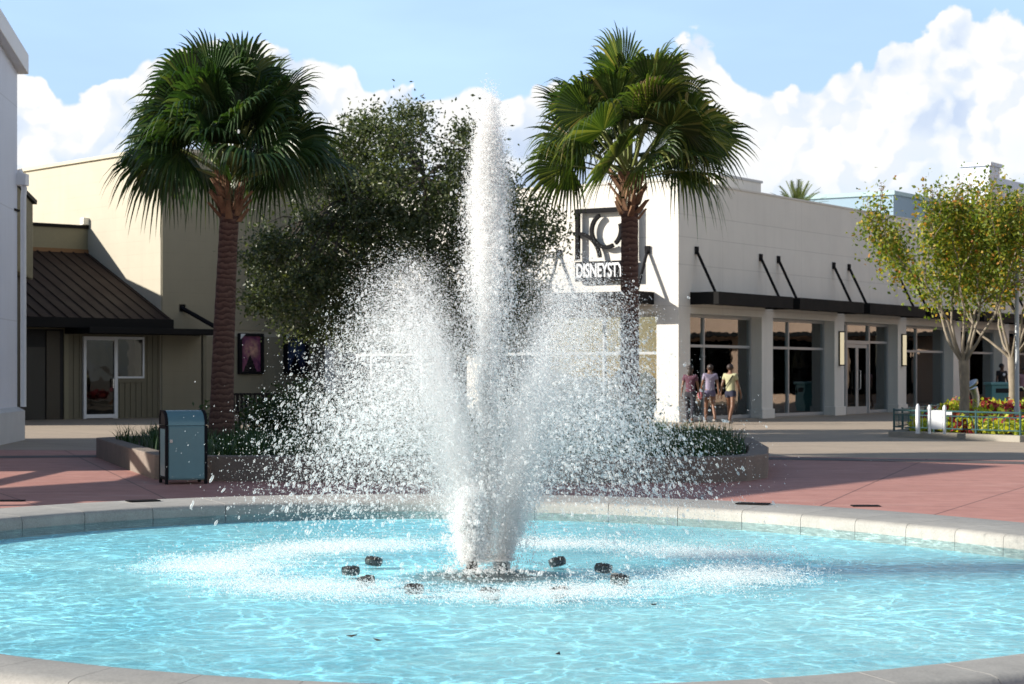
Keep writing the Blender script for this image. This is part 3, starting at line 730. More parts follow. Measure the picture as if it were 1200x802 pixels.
for (x0,x1,mm,lab) in ((2.88,3.86,poster_mat('poster purple',(.10,.03,.09),(.28,.09,.16),(.75,.45,.32),1.3),'black poster case with a purple and pink picture, beside the left palm trunk'),
                       (4.70,5.66,poster_mat('poster blue',(.015,.02,.06),(.05,.08,.18),(.12,.18,.30),4.1),'black framed poster case with a dark blue picture, partly behind the spray')):
    X=(x0+x1)/2; loc=KB+Matrix.Rotation(rzK,3,'Z')@Vector((X,-.052,2.05)); h=.67; w=(x1-x0)/2
    e=empty('poster_case',loc,rzK,lab,'poster','poster cases on the cream wall')
    m=MB(); m.box(-w,w,-.12,-.004,h-.09,h); m.box(-w,w,-.12,-.004,-h,-h+.09); m.box(-w,-w+.12,-.12,-.004,-h+.09,h-.09); m.box(w-.1,w,-.12,-.004,-h+.09,h-.09); m.build('frame',M['dark_metal'],e,bevel=.008)
    MB().box(-w+.12,w-.1,-.05,-.006,-h+.09,h-.09).build('picture',mm,e)
    MB().add([(-w+.05,-.123,h-.02),(-w+.24,-.123,h-.02),(-w+.05,-.123,h-.2)],[(0,1,2)]).build('corner_tag',M['white_paint'],e)
# bench by the wall
be=empty('bench',at(300,0,50).xy.to_3d(),R(35),'dark slatted bench standing under the purple poster','bench')
m=MB(); [m.box(-.7+k*.12,-.62+k*.12,.2,.24,.45,.85) for k in range(12)]; m.box(-.75,.75,.19,.25,.85,.9); m.build('backrest',M['dark_metal'],be)
m=MB(); [m.box(-.75,.75,-.3+k*.1,-.22+k*.1,.42,.45) for k in range(5)]; m.build('seat',M['dark_metal'],be)
for s in (-.65,.6): MB().box(s,s+.05,-.28,.22,0,.42).build('leg',M['dark_metal'],be)

# ---------------------------------------------------------------- white building at the left edge
wb=empty('white_building',(-10.4,41,0),0,'tall white building with overhanging eave cropped by the left edge of the photo','building')
m=MB(); m.add([(0,0,0),(-7,0,0),(-7,-3.6,0),(.32,-3.6,0),(0,0,8.0),(-7,0,8.0),(-7,-3.6,8.4),(.32,-3.6,8.4)],[(3,2,1,0),(4,5,6,7),(0,1,5,4),(1,2,6,5),(2,3,7,6),(3,0,4,7)]); m.build('tower_wall',M['white_build'],wb)
m=MB(); m.add([(.19,.22,7.72),(-7.2,.22,7.72),(-7.2,-3.8,8.16),(.52,-3.8,8.16),(.19,.22,8.14),(-7.2,.22,8.14),(-7.2,-3.8,8.58),(.52,-3.8,8.58)],[(3,2,1,0),(4,5,6,7),(0,1,5,4),(1,2,6,5),(2,3,7,6),(3,0,4,7)]); m.build('eave',M['white_paint'],wb,bevel=.02)
m=MB(); m.add([(.14,.1,0),(-7.1,.1,0),(-7.1,-3.7,0),(.46,-3.7,0),(.14,.1,.62),(-7.1,.1,.62),(-7.1,-3.7,.62),(.46,-3.7,.62),(.02,.0,.7),(-7,0,.7),(-7,-3.6,.7),(.34,-3.6,.7)],[(3,2,1,0),(0,1,5,4),(1,2,6,5),(2,3,7,6),(3,0,4,7),(4,5,9,8),(5,6,10,9),(6,7,11,10),(7,4,8,11),(8,9,10,11)]); m.build('plinth',M['plinth'],wb)
m=MB(); m.tube([(.10,.12,.7),(.10,.12,5.1),(.12,.12,5.3),(.02,.1,5.7)],.06,10); m.box(-.02,.2,-.1,.2,5.36,5.6); m.build('downpipe',M['white_paint'],wb,smooth=False)
m=MB(); m.box(.02,.06,-.4,-.0,4.8,4.84); m.build('bracket',M['dark_metal'],wb)
# hall: gabled, out of frame to the left; it throws the shade over the plaza
m=MB(); m.extr([(-8.0,0),(-13.6,0),(-13.6,6.7),(-14.0,6.95),(-8.0,4.95)],'x',-9,0.38); m.build('hall_wall',M['white_build'],wb)
def slab(y0,z0,y1,z1,x0,x1,t_=.22): return MB().extr([(y0,z0),(y1,z1),(y1,z1+t_),(y0,z0+t_)],'x',x0,x1)
s1=slab(-21.5,4.95,-14.3,7.25,-9,.45); s1.extr([(-14.3,7.25),(-6.8,4.85),(-6.8,5.07),(-14.3,7.47)],'x',-9,.45); s1.build('hall_roof',M['roof_brown'],wb)
m=MB(); 
for yy in (-21.2,-18.6): m.box(.1,.3,yy,yy+.2,0,4.95+(yy+21.5)*.319)
m.box(.12,.28,-20.99,-13.61,2.2,2.34); m.box(.12,.28,-20.99,-13.61,1.5,1.62); m.box(.12,.28,-18.38,-13.61,.8,.92)
m.build('porch_frame',M['white_paint'],wb)
m=MB(); m.box(-14,-.2,-7.99,-3.61,0,4.4); m.build('link_wall',M['white_build'],wb)

# ---------------------------------------------------------------- store on the right (local x along the shaded side, y along the sunlit front, outside = -y / -x)
ST=Vector((4.78,56,0)); rzS=math.atan2(.834,.552)
ROT=Matrix.Rotation(rzS,3,'Z')
def stw(x,y,z): return ST+ROT@Vector((x,y,z))
st=empty('corner_store',ST,rzS,'cream stucco corner store with large windows, dark canopies and a sunlit front','building')
PAR=6.95; WT=3.15; PER=5.45; NB=7; L=.70+NB*PER
up=MB(); up.box(0,L+2,0,13,WT,PAR); up.build('upper_wall',M['store_wall'],st)
m=MB(); m.box(-.03,L+2.03,-.03,.35,PAR,PAR+.06); m.box(-.03,.35,.35,13.03,PAR,PAR+.06); m.box(.36,L+2,.36,13,PAR-.3,PAR-.2); m.build('coping',plain('store coping',(.6,.58,.54),.7,0,.06),st)
c=MB(); c.box(0,.70,0,.72,0,WT-.001); c.build('corner_pier',M['store_wall'],st)
m=MB(); m.box(-.05,.75,-.05,.77,0,.32); m.build('pier_base',M['store_wall'],st,bevel=.015)
for k in range(NB):
    x0=.70+PER*(k+1)-.78
    col_=MB(); col_.box(x0,x0+.78,0,.55,0,WT-.001); q=col_.build('column',M['store_wall'],st)
    MB().box(x0-.05,x0+.83,-.05,.5,0,.3).build('base',M['store_wall'],q,bevel=.015)
FR=M['frame_grey']
def glazed(name,x0,x1,mull,trans,parent,side=True,y=.42):
    """frame with mullions and panes; side=True: on the shaded side (plane y), else on the front (plane x)"""
    f=MB(); B=(lambda a,b,c,d,e,g: f.box(a,b,c,d,e,g)) if side else (lambda a,b,c,d,e,g: f.box(c,d,a,b,e,g))
    B(x0,x0+.07,y-.06,y+.06,.03,WT-.002); B(x1-.07,x1,y-.06,y+.06,.03,WT-.002); B(x0+.07,x1-.07,y-.06,y+.06,WT-.09,WT-.002); B(x0+.07,x1-.07,y-.06,y+.06,.03,.13)
    xs=[x0+.07]+list(mull)+[x1-.07]
    for q in mull: B(q-.035,q+.035,y-.06,y+.06,.13,WT-.09)
    for a,b in zip(xs[:-1],xs[1:]): B(a+.035,b-.035,y-.055,y+.055,trans-.04,trans+.04)
    o=f.build(name,FR,parent)
    g=MB()
    if side: g.box(x0+.04,x1-.04,y-.008,y+.008,.08,WT-.05)
    else: g.box(y-.008,y+.008,x0+.04,x1-.04,.08,WT-.05)
    g.build('pane',M['glass'],o); return o
for k in range(NB):
    x0=.70+PER*k; x1=x0+PER-.78
    if k==2:
        glazed('window',x0,x0+1.0,[],2.5,st); glazed('window',x0+2.95,x1,[],2.5,st)
        f=MB(); a,b=x0+1.0,x0+2.95; y=.42
        f.box(a,a+.06,y-.07,y+.07,0,WT-.002); f.box(b-.06,b,y-.07,y+.07,0,WT-.002); f.box(a+.06,b-.06,y-.07,y+.07,2.42,2.54); f.box(a+.06,b-.06,y-.07,y+.07,WT-.08,WT-.003)
        fr=f.build('door_frame',FR,st); MB().box(a+.06,b-.06,y-.008,y+.008,2.54,WT-.08).build('pane',M['glass'],fr)
        mid=(a+b)/2
        for (c0,c1,hx) in ((a+.065,mid-.005,mid-.13),(mid+.005,b-.065,mid+.13)):
            q=MB(); q.box(c0,c0+.1,y-.03,y+.03,.01,2.41); q.box(c1-.1,c1,y-.03,y+.03,.01,2.41); q.box(c0+.1,c1-.1,y-.03,y+.03,2.29,2.41); q.box(c0+.1,c1-.1,y-.03,y+.03,.01,.26)
            dd=q.build('door',M['frame_grey'],st); MB().box(c0+.1,c1-.1,y-.006,y+.006,.26,2.29).build('pane',M['glass_dark'],dd)
            MB().tube([(hx,y-.03,.85),(hx,y-.1,.88),(hx,y-.1,1.5),(hx,y-.03,1.53)],.015,6).build('handle',M['steel'],dd)
    else:
        glazed('window',x0,x1,[x0+1.9] if k!=0 else [x0+1.55],2.22,st)
for (a,b) in ((.72,6.6),(7.4,12.6)): glazed('window',a,b,[a+2.0,a+4.0],2.0,st,False)
MB().box(0,.5,6.6,7.4,0,WT-.002).build('front_pier',M['store_wall'],st); MB().box(0,.5,12.6,13,0,WT-.002).build('front_pier',M['store_wall'],st)
# header band below the canopies is part of the upper wall; canopies with tie rods
for k in range(NB):
    x0=.75+PER*k; x1=x0+4.85
    m=MB(); m.box(x0,x1,-.88,-.004,3.44,3.52); m.box(x0,x1,-.93,-.88,3.40,3.76); m.box(x0-.05,x0,-.93,-.004,3.40,3.76); m.box(x1,x1+.05,-.93,-.004,3.40,3.76)
    cn=m.build('canopy',M['bronze'],st)
    for xs in (x0+.3,x1-.35):
        r=MB(); r.tube([(xs,-.03,4.98),(xs,-.72,3.6)],.045,8); r.box(xs-.08,xs+.08,-.06,-.004,4.88,5.1); r.build('tie_rod',M['dark_metal'],cn)
m=MB(); m.box(-.88,-.004,.85,6.3,3.44,3.52); m.box(-.93,-.88,.80,6.35,3.40,3.76); m.box(-.88,-.004,.80,.85,3.40,3.76); m.box(-.88,-.004,6.3,6.35,3.40,3.76)
cn=m.build('canopy',M['bronze'],st)
for ys in (1.0,4.05):
    r=MB(); r.tube([(-.03,ys,4.98),(-.72,ys,3.6)],.045,8); r.box(-.06,-.004,ys-.08,ys+.08,4.88,5.1); r.build('tie_rod',M['dark_metal'],cn)
m=MB(); m.box(-.88,-.004,7.3,12.8,3.44,3.52); m.box(-.93,-.88,7.25,12.85,3.40,3.76); m.build('canopy',M['bronze'],st)
# sconces on the columns beside the door
lampm=emit('lit sconce',(1,.86,.58),.42)
for k in (1,2):
    x0=.70+PER*(k+1)-.78
    m=MB(); m.box(x0+.31,x0+.47,-.05,-.004,1.7,2.78); m.box(x0+.31,x0+.47,-.17,-.004,1.66,1.7); m.box(x0+.31,x0+.47,-.17,-.004,2.78,2.82); q=m.build('sconce',M['dark_metal'],st)
    MB().box(x0+.335,x0+.445,-.15,-.052,1.702,2.778).build('lamp',lampm,q)
# inside of the shop
m=MB(); m.box(.75,L+1,5.6,5.7,.02,WT-.01); m.build('back_wall',M['interior'],st)
MB().box(.1,L+1.9,.1,12.9,.002,.02).build('shop_floor',M['shop_floor'],st)
MB().box(L+1.2,L+1.9,.6,12.9,.02,WT-.01).box(.6,L+1.2,12.7,12.9,.02,WT-.01).build('inner_wall',M['interior'],st)
# the wall beyond the last bay
MB().box(L-.0,L+2,0,.5,0,WT-.002).build('end_wall',M['store_wall'],st)
# roof box and the pieces seen over the roof
pent=MB(); pent.box(8.3,11.4,3.0,8,PAR-.3,PAR+1.0); o=pent.build('rooftop_box',M['store_wall'],st)
MB().box(8.25,11.45,2.95,8.05,PAR+1.0,PAR+1.08).build('cap',M['frame_grey'],o)

# sign on the front
sg=empty('store_sign',stw(-.16,2.33,0),rzS-math.pi/2,'black square emblem sign with white lettering on the sunlit cream wall behind the right palm','sign')
# local: x to the right as read (= -y of the store), -y outwards
W2=1.03; zt=6.26; zb=4.74; tk=.055
m=MB(); m.box(-W2,W2,-tk,tk,zt-.13,zt); m.box(-W2,-W2+.13,-tk,tk,zb,zt-.13); m.box(W2-.13,W2,-tk,tk,zb,zt-.13); m.build('frame',M['dark_metal'],sg,bevel=.006)
def arcbar(cx,cz,r,a0,a1,w):
    n=28; vs=[];fs=[]
    for i in range(n+1):
        a=R(a0+(a1-a0)*i/n); ca,sa=math.cos(a),math.sin(a)
        for rr,yy in ((r-w/2,-tk*.9),(r+w/2,-tk*.9),(r+w/2,tk*.9),(r-w/2,tk*.9)): vs.append((cx+rr*ca,yy,cz+rr*sa))
    for i in range(n):
        for k in range(4): a=i*4+k;b=i*4+(k+1)%4; fs.append((a,b,b+4,a+4))
    fs.append((0,1,2,3)); fs.append((n*4+3,n*4+2,n*4+1,n*4)); return vs,fs
m=MB(); m.add(*arcbar(.02,5.60,.50,118,-62+360,.11)); m.add(*arcbar(.02,5.60,.50,-52,20,.11)); m.build('ring',M['dark_metal'],sg)
m=MB(); m.add(*arcbar(-1.0,4.74,.80,5,98,.10)); m.build('curve',M['dark_metal'],sg)
MB().box(-W2,W2,-tk,tk,4.12,4.70).build('name_band',M['dark_metal'],sg,bevel=.006)
fc=bpy.data.curves.new('letters','FONT'); fc.body='DISNEYSTYLE'; fc.size=.46; fc.extrude=.02; fc.align_x='CENTER'; fc.align_y='CENTER'; fc.offset=.008
fo=bpy.data.objects.new('letters_tmp',fc); COL.objects.link(fo); bpy.context.view_layer.update()
me=bpy.data.meshes.new_from_object(fo.evaluated_get(bpy.context.evaluated_depsgraph_get())); bpy.data.objects.remove(fo)
xs=[v.co.x for v in me.vertices]; kx=1.92/(max(xs)-min(xs))
for v in me.vertices: v.co=Vector((v.co.x*kx,-v.co.z-tk-.022,v.co.y*1.25+4.41))
link_mesh('lettering',me,M['white_paint'],sg)
for xx in (-.8,.8):
    MB().box(xx-.03,xx+.03,tk,.155,4.3,4.36).build('bracket',M['dark_metal'],sg); MB().box(xx-.03,xx+.03,tk,.155,6.15,6.2).build('bracket',M['dark_metal'],sg)

# things in the shop windows
def dress_form(x,y,h,mm,lab,grp='dresses in the shop windows'):
    e=empty('dress_form',stw(x,y,.02),0,lab,'mannequin',grp)
    MB().lathe([(.26,.62),(.24,.8),(.17,1.02),(.15,1.12),(.19,1.3),(.20,1.42),(.09,1.5),(.05,1.52)],16).build('dress',mm,e,smooth=True)
    MB().lathe([(.05,1.515),(.045,1.58),(.03,1.6)],10).build('neck',M['white_paint'],e,smooth=True)
    MB().lathe([(.18,0),(.17,.02),(.02,.03),(.015,.6)],14).build('stand',M['steel'],e,smooth=True)
dress_form(4.15,1.0,1.5,M['mint'],'mint dress on a stand in the first side window, right of the woman in yellow')
dress_form(6.75,.95,1.5,M['teal'],'teal dress on a stand low at the left of the second side window')
sh=empty('display_shelf',stw(1.6,3.4,.02),rzS+math.pi/2,'yellow edged display shelf seen through the front window beside the corner pier','shelf')
MB().box(-1.4,1.4,-.2,.2,0,.06).box(-1.4,1.4,-.2,.2,.5,.56).box(-1.4,1.4,-.2,.2,1.0,1.06).build('shelf_board',M['yellow_paint'],sh)
MB().box(-1.45,-1.4,-.2,.2,0,1.6).build('side_panel',M['white_paint'],sh); MB().box(1.4,1.45,-.2,.2,0,1.6).build('side_panel',M['white_paint'],sh)
hg=empty('hanging_shirt',stw(6.55,1.0,0),rzS,'pale mint top hanging high in the second side window','clothing','dresses in the shop windows')
MB().extr([(-.12,1.75),(.12,1.75),(.16,2.3),(.3,2.2),(.34,2.3),(.12,2.5),(-.12,2.5),(-.34,2.3),(-.3,2.2),(-.16,2.3)],'y',-.04,.04).build('top',M['mint'],hg,bevel=.01)
MB().tube([(0,0,2.5),(0,0,3.1)],.01,5).build('hanger',M['steel'],hg)
wr=empty('hanging_ornament',stw(3.0,1.0,2.55),rzS,'dark round ornament hanging high in the first side window','ornament')
m=MB(); m.add(*arcbar(0,0,.22,0,359.9,.12)); m.ball((0,0,0),(.13,.06,.18),10,7); m.build('wreath',plain('ornament',(.06,.03,.03),.6),wr,smooth=True); MB().tube([(0,0,.25),(0,0,.6)],.008,5).build('cord',M['steel'],wr)

gcol=[plain('garment '+n,c,.85,0,.15,5) for n,c in (('coral',(.5,.16,.12)),('white',(.7,.68,.64)),('blue',(.08,.16,.38)),('mint',(.2,.55,.45)),('mustard',(.5,.36,.08)),('black',(.03,.03,.03)),('pink',(.6,.3,.35)))]
for i,(x,y,lab) in enumerate(((2.6,2.6,'clothes rail of mixed garments inside the first side window of the store'),(8.6,2.2,'clothes rail of mixed garments inside the second side window of the store'),(19.6,2.4,'clothes rail of mixed garments inside the window right of the shop doors'),(24.8,2.2,'clothes rail of garments inside the window behind the tree trunks'))):
    e=empty('clothes_rail',stw(x,y,.02),rzS+.15*i,lab,'clothes rail','clothes rails inside the store')
    MB().tube([(-.8,0,1.5),(.8,0,1.5)],.02,6).build('rail',M['steel'],e)
    for sx in (-.8,.8): MB().tube([(sx,-.25,0),(sx,0,.06),(sx,0,1.5)],.02,6).build('leg',M['steel'],e)
    for k in range(11):
        gx=-.7+k*.14; MB().extr([(-.2,.55+.1*(k%3)),(.2,.55+.1*(k%3)),(.22,1.25),(.27,1.34),(.06,1.46),(-.06,1.46),(-.27,1.34),(-.22,1.25)],'x',gx-.03,gx+.03).build('garment',gcol[(k*3+i)%7],e,bevel=.01)
# ---------------------------------------------------------------- farther buildings at the right
tl=empty('blue_parapet_building',at(1047,0,96).xy.to_3d(),R(56),'pale teal parapet block rising behind the store roof','building')
MB().box(0,14,0,6,0,10.2).build('wall',plain('teal wall',(.25,.36,.46),.7,0,.08),tl); MB().box(-.1,14.1,-.1,6.1,10.2,10.4).build('cap',plain('teal cap',(.34,.48,.52),.6),tl)
tw=empty('white_tower_building',at(1160,0,108).xy.to_3d(),R(56),'white stepped tower building behind the yellowing tree at top right','building')
MB().box(-.2,1.4,-.05,1.6,0,12.9).build('pier',M['white_build'],tw); MB().box(-.32,1.52,-.17,1.72,12.9,13.1).build('pier_cap',M['white_build'],tw)
MB().box(0,.8,1.6,6.6,0,11.2).box(0,.8,6.6,7.4,0,11.6).build('front_wall',M['white_build'],tw)
MB().extr([(1.4,0),(1.4,12.4),(18,12.4),(18,0),(7,0),(7,8),(6.2,9.9),(4.6,10.6),(3.2,9.9),(2.6,8.6),(2.6,0)],'y',.1,.9).build('arched_wall',M['white_build'],tw)
MB().box(2.5,17.5,.9,7,0,9).build('rear_wall',M['white_build'],tw)
# what the shop glass reflects, out of frame to the right
rb=empty('street_building',(40,74,0),R(-62),'beige shop building across the street, mirrored in the store windows','building')
MB().box(-20,20,0,10,0,8).build('wall',plain('pink stucco',(.55,.38,.28),.8,0,.08),rb)
MB().box(-18,18,-1.4,-.01,3.2,3.4).build('awning',M['bronze'],rb)
for k in range(8): MB().box(-17+k*4.4,-14+k*4.4,-.05,-.003,.4,3.0).build('window',M['glass_dark'],rb)


# ---------------------------------------------------------------- vegetation
def rand_frames(n, up=0.0):
    a=rng.normal(size=(n,3)); a/=np.linalg.norm(a,axis=1,keepdims=True)
    b=rng.normal(size=(n,3)); b-=a*(a*b).sum(1,keepdims=True); b/=np.linalg.norm(b,axis=1,keepdims=True)
    return a,b
def leaves_mesh(name, P, ln, wd, m, parent, jitter=.35, droop=0):
    """leaf blades: kite shaped quads folded along the midrib"""
    n=len(P); a,b=rand_frames(n)
    if droop: a[:,2]-=droop; a/=np.linalg.norm(a,axis=1,keepdims=True); b-=a*(a*b).sum(1,keepdims=True); b/=np.linalg.norm(b,axis=1,keepdims=True)
    c=np.cross(a,b); l=(ln*rng.uniform(1-jitter,1+jitter,n))[:,None]; w=(wd*rng.uniform(1-jitter,1+jitter,n))[:,None]
    V=np.stack([P-a*l*.5, P-a*l*.08+b*w*.5+c*w*.16, P+a*l*.5, P-a*l*.08-b*w*.5+c*w*.16],1).reshape(-1,3)
    i=np.arange(n)[:,None]*4; Fc=np.concatenate([i+np.array([[0,1,2]]),i+np.array([[0,2,3]])],1).reshape(-1,3)
    me=mesh_np(name,V,Fc,False); return link_mesh(name,me,m,parent)

# ---- fan palms
def fan_frond(mb, pm, base, az, el, pet, rad, droop, seg=40, age=0):
    d=Vector((math.cos(az)*math.cos(el),math.sin(az)*math.cos(el),math.sin(el)))
    side=Vector((-math.sin(az),math.cos(az),0)); pts=[]; p=Vector(base); n=7
    for i in range(n+1):
        pts.append(p.copy()); dd=d.copy(); dd.z-= droop*(i/n)**1.6*.55; dd.normalize(); p=p+dd*pet/n
    pm.tube(pts,[.024-.012*i/n for i in range(n+1)],5)
    D=(pts[-1]-pts[-2]).normalized(); D=(D+Vector((0,0,-.25*droop))).normalized()
    S=(side-D*side.dot(D)).normalized(); U=S.cross(D)*-1
    if U.z<0 and el<1.2: U=-U
    tw=random.uniform(-1.25,1.25); S,U=(S*math.cos(tw)+U*math.sin(tw)).normalized(),(U*math.cos(tw)-S*math.sin(tw)).normalized()
    o=pts[-1]; spread=R(random.uniform(105,128)); cup=random.uniform(.10,.35); hg_=(.22+.80*droop)*random.uniform(.55,1.3)
    for k in range(seg):
        f=(k+.5)/seg*2-1; a=f*spread; L=rad*(1-.30*abs(f)**1.7)*random.uniform(.9,1.05)
        dirn=D*math.cos(a)+S*math.sin(a)+U*(cup*abs(math.sin(a*.8)))
        dirn.normalize(); wdir=(-D*math.sin(a)+S*math.cos(a)).normalized()
        half=spread*2/seg*.5; hang=hg_*random.uniform(.75,1.3)*(1+.45*abs(f))
        st=[.03,.30,.56,.76,.90,1.0]; vs=[]; 
        for q in st:
            r=L*q; w=(r*half*1.02) if q<.58 else L*.56*half*(1-((q-.56)/.44)**1.25)*1.0
            g=max(0,q-.50); c=o+dirn*r*(1-.30*g*hang)+Vector((0,0,-hang*L*g*g*2.7))-U*(.10*r*q)
            rid=U*w*.45
            vs+=[c-wdir*w,c+rid,c+wdir*w]
        fs=[]
        for i in range(len(st)-1):
            b=i*3; fs+=[(b,b+1,b+4,b+3),(b+1,b+2,b+5,b+4)]
        mb.add(vs,fs)
def fan_palm(name,loc,htr,r0,r1,lean,nf,pet,rad,leafm_,label,seed,dead=0,elr=70):
    random.seed(seed)
    e=empty(name,loc,0,label,'palm tree','palms in the planter bed')
    tp=Vector((lean,0,htr)); n=26; pts=[Vector((lean*(i/n)**1.5,0,htr*i/n)) for i in range(n+1)]
    tr=MB(); rr=[]
    for i in range(n+1):
        f=i/n; rr.append((r0*1.22*(1-min(1,f*7))+0)+ (r0+(r1-r0)*f)*(1 if i%2 else .97))
    rr=[min(r0*1.3,x) for x in rr]; rr=[(r0+(r1-r0)*min(1,i/n*1.25))*(1.22-.22*min(1,i/n*7))*(1 if i%2 else .965) for i in range(n+1)]
    tr.tube(pts,rr,18); tr.build('trunk',bark_mat(name+' bark',(.075,.038,.03),(.15,.09,.07),11.0),e,smooth=True)
    bo=MB()
    for i in range(34):
        a=i*2.4+random.uniform(-.2,.2); z=htr-.30+.62*(i/34); rad_=r1*.92
        p=Vector((lean+rad_*math.cos(a),rad_*math.sin(a),z)); o_=Vector((math.cos(a),math.sin(a),0)); s_=Vector((-math.sin(a),math.cos(a),0))
        out=random.uniform(.07,.20); h=random.uniform(.16,.30); w=random.uniform(.05,.085)
        bo.add([p-s_*w-o_*.03,p+s_*w-o_*.03,p+s_*w*.8+o_*.03,p-s_*w*.8+o_*.03,p+o_*out-s_*w*.5+Vector((0,0,h)),p+o_*out+s_*w*.5+Vector((0,0,h)),p+o_*(out+.035)+s_*w*.3+Vector((0,0,h*.96)),p+o_*(out+.035)-s_*w*.3+Vector((0,0,h*.96))],
               [(0,1,5,4),(1,2,6,5),(2,3,7,6),(3,0,4,7),(4,5,6,7),(0,3,2,1)])
    bo.build('leaf_boots',bark_mat(name+' boots',(.17,.085,.05),(.30,.18,.10),0,.9,9,9),e)
    fr=MB(); pm=MB(); base=Vector((lean,0,htr+.34))
    for i in range(nf):
        f=(i+.5)/nf; az=i*2.39996+random.uniform(-.4,.4)
        el=R(86-elr*f+random.uniform(-11,11))
        dr=.10+.36*f+random.uniform(-.12,.15)
        b=base+Vector((math.cos(az)*.08,math.sin(az)*.08,.35*(1-f)))
        fan_frond(fr,pm,b,az,el,pet*random.uniform(.72,1.15)*(1.08-.12*f),rad*random.uniform(.9,1.08),max(.1,dr))
    fr.build('crown',leafm_,e); pm.build('leaf_stalk',plain(name+' stalk',(.16,.19,.05),.5,0,.25,3),e)
    if dead:
        dm_=leaf_mat(name+' dead',[(0,(.17,.115,.06)),(.6,(.27,.19,.10)),(1,(.36,.27,.16))],.7,.3,.2)
        for k in range(dead):
            q=MB(); qm=MB(); fan_frond(q,qm,base+Vector((0,0,.3)),R(-70+95*k),R(58-20*k),pet*1.22,rad*.48,.7,26)
            q.build('dead_frond',dm_,e)
    return e
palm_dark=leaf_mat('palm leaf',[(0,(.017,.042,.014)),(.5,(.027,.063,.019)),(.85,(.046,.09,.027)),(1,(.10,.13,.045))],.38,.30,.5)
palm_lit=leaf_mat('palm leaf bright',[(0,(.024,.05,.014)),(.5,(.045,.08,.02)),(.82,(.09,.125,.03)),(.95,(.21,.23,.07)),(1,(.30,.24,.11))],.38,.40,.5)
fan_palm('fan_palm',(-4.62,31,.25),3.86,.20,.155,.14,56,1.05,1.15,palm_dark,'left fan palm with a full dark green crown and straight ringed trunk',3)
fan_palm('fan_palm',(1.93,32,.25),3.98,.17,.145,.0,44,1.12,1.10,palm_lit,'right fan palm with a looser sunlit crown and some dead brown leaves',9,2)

# ---- small feather palm far behind the roof
def date_palm():
    random.seed(5); e=empty('feather_palm',at(934,0,92).xy.to_3d(),0,'small feather palm whose top shows above the store roof','palm tree')
    MB().tube([(0,0,0),(0,0,9.0)],[.28,.24],12).build('trunk',bark_mat('date bark',(.12,.08,.05),(.2,.14,.09),4),e,smooth=True)
    m=MB()
    for i in range(46):
        az=i*2.4; el=R(85-75*(i/46)); d=Vector((math.cos(az)*math.cos(el),math.sin(az)*math.cos(el),math.sin(el))); p=Vector((0,0,8.9)); pr=p
        s_=Vector((-math.sin(az),math.cos(az),0))
        for k in range(12):
            d=(d+Vector((0,0,-.07))).normalized(); q=p+d*.14; 
            for sg_ in (-1,1):
                for h in (0,.5):
                    b=p.lerp(q,h); t_=b+(d*.5+s_*sg_*.75+Vector((0,0,.1)))*.40*(1-.05*k); w=d*.035
                    m.add([b-w,b+w,t_],[(0,1,2)])
            m.add([p-s_*.02,p+s_*.02,q+s_*.015,q-s_*.015],[(0,1,2,3)]); p=q
    m.build('crown',leaf_mat('date leaf',[(0,(.07,.10,.03)),(1,(.16,.19,.07))],.5,.3),e)
date_palm()

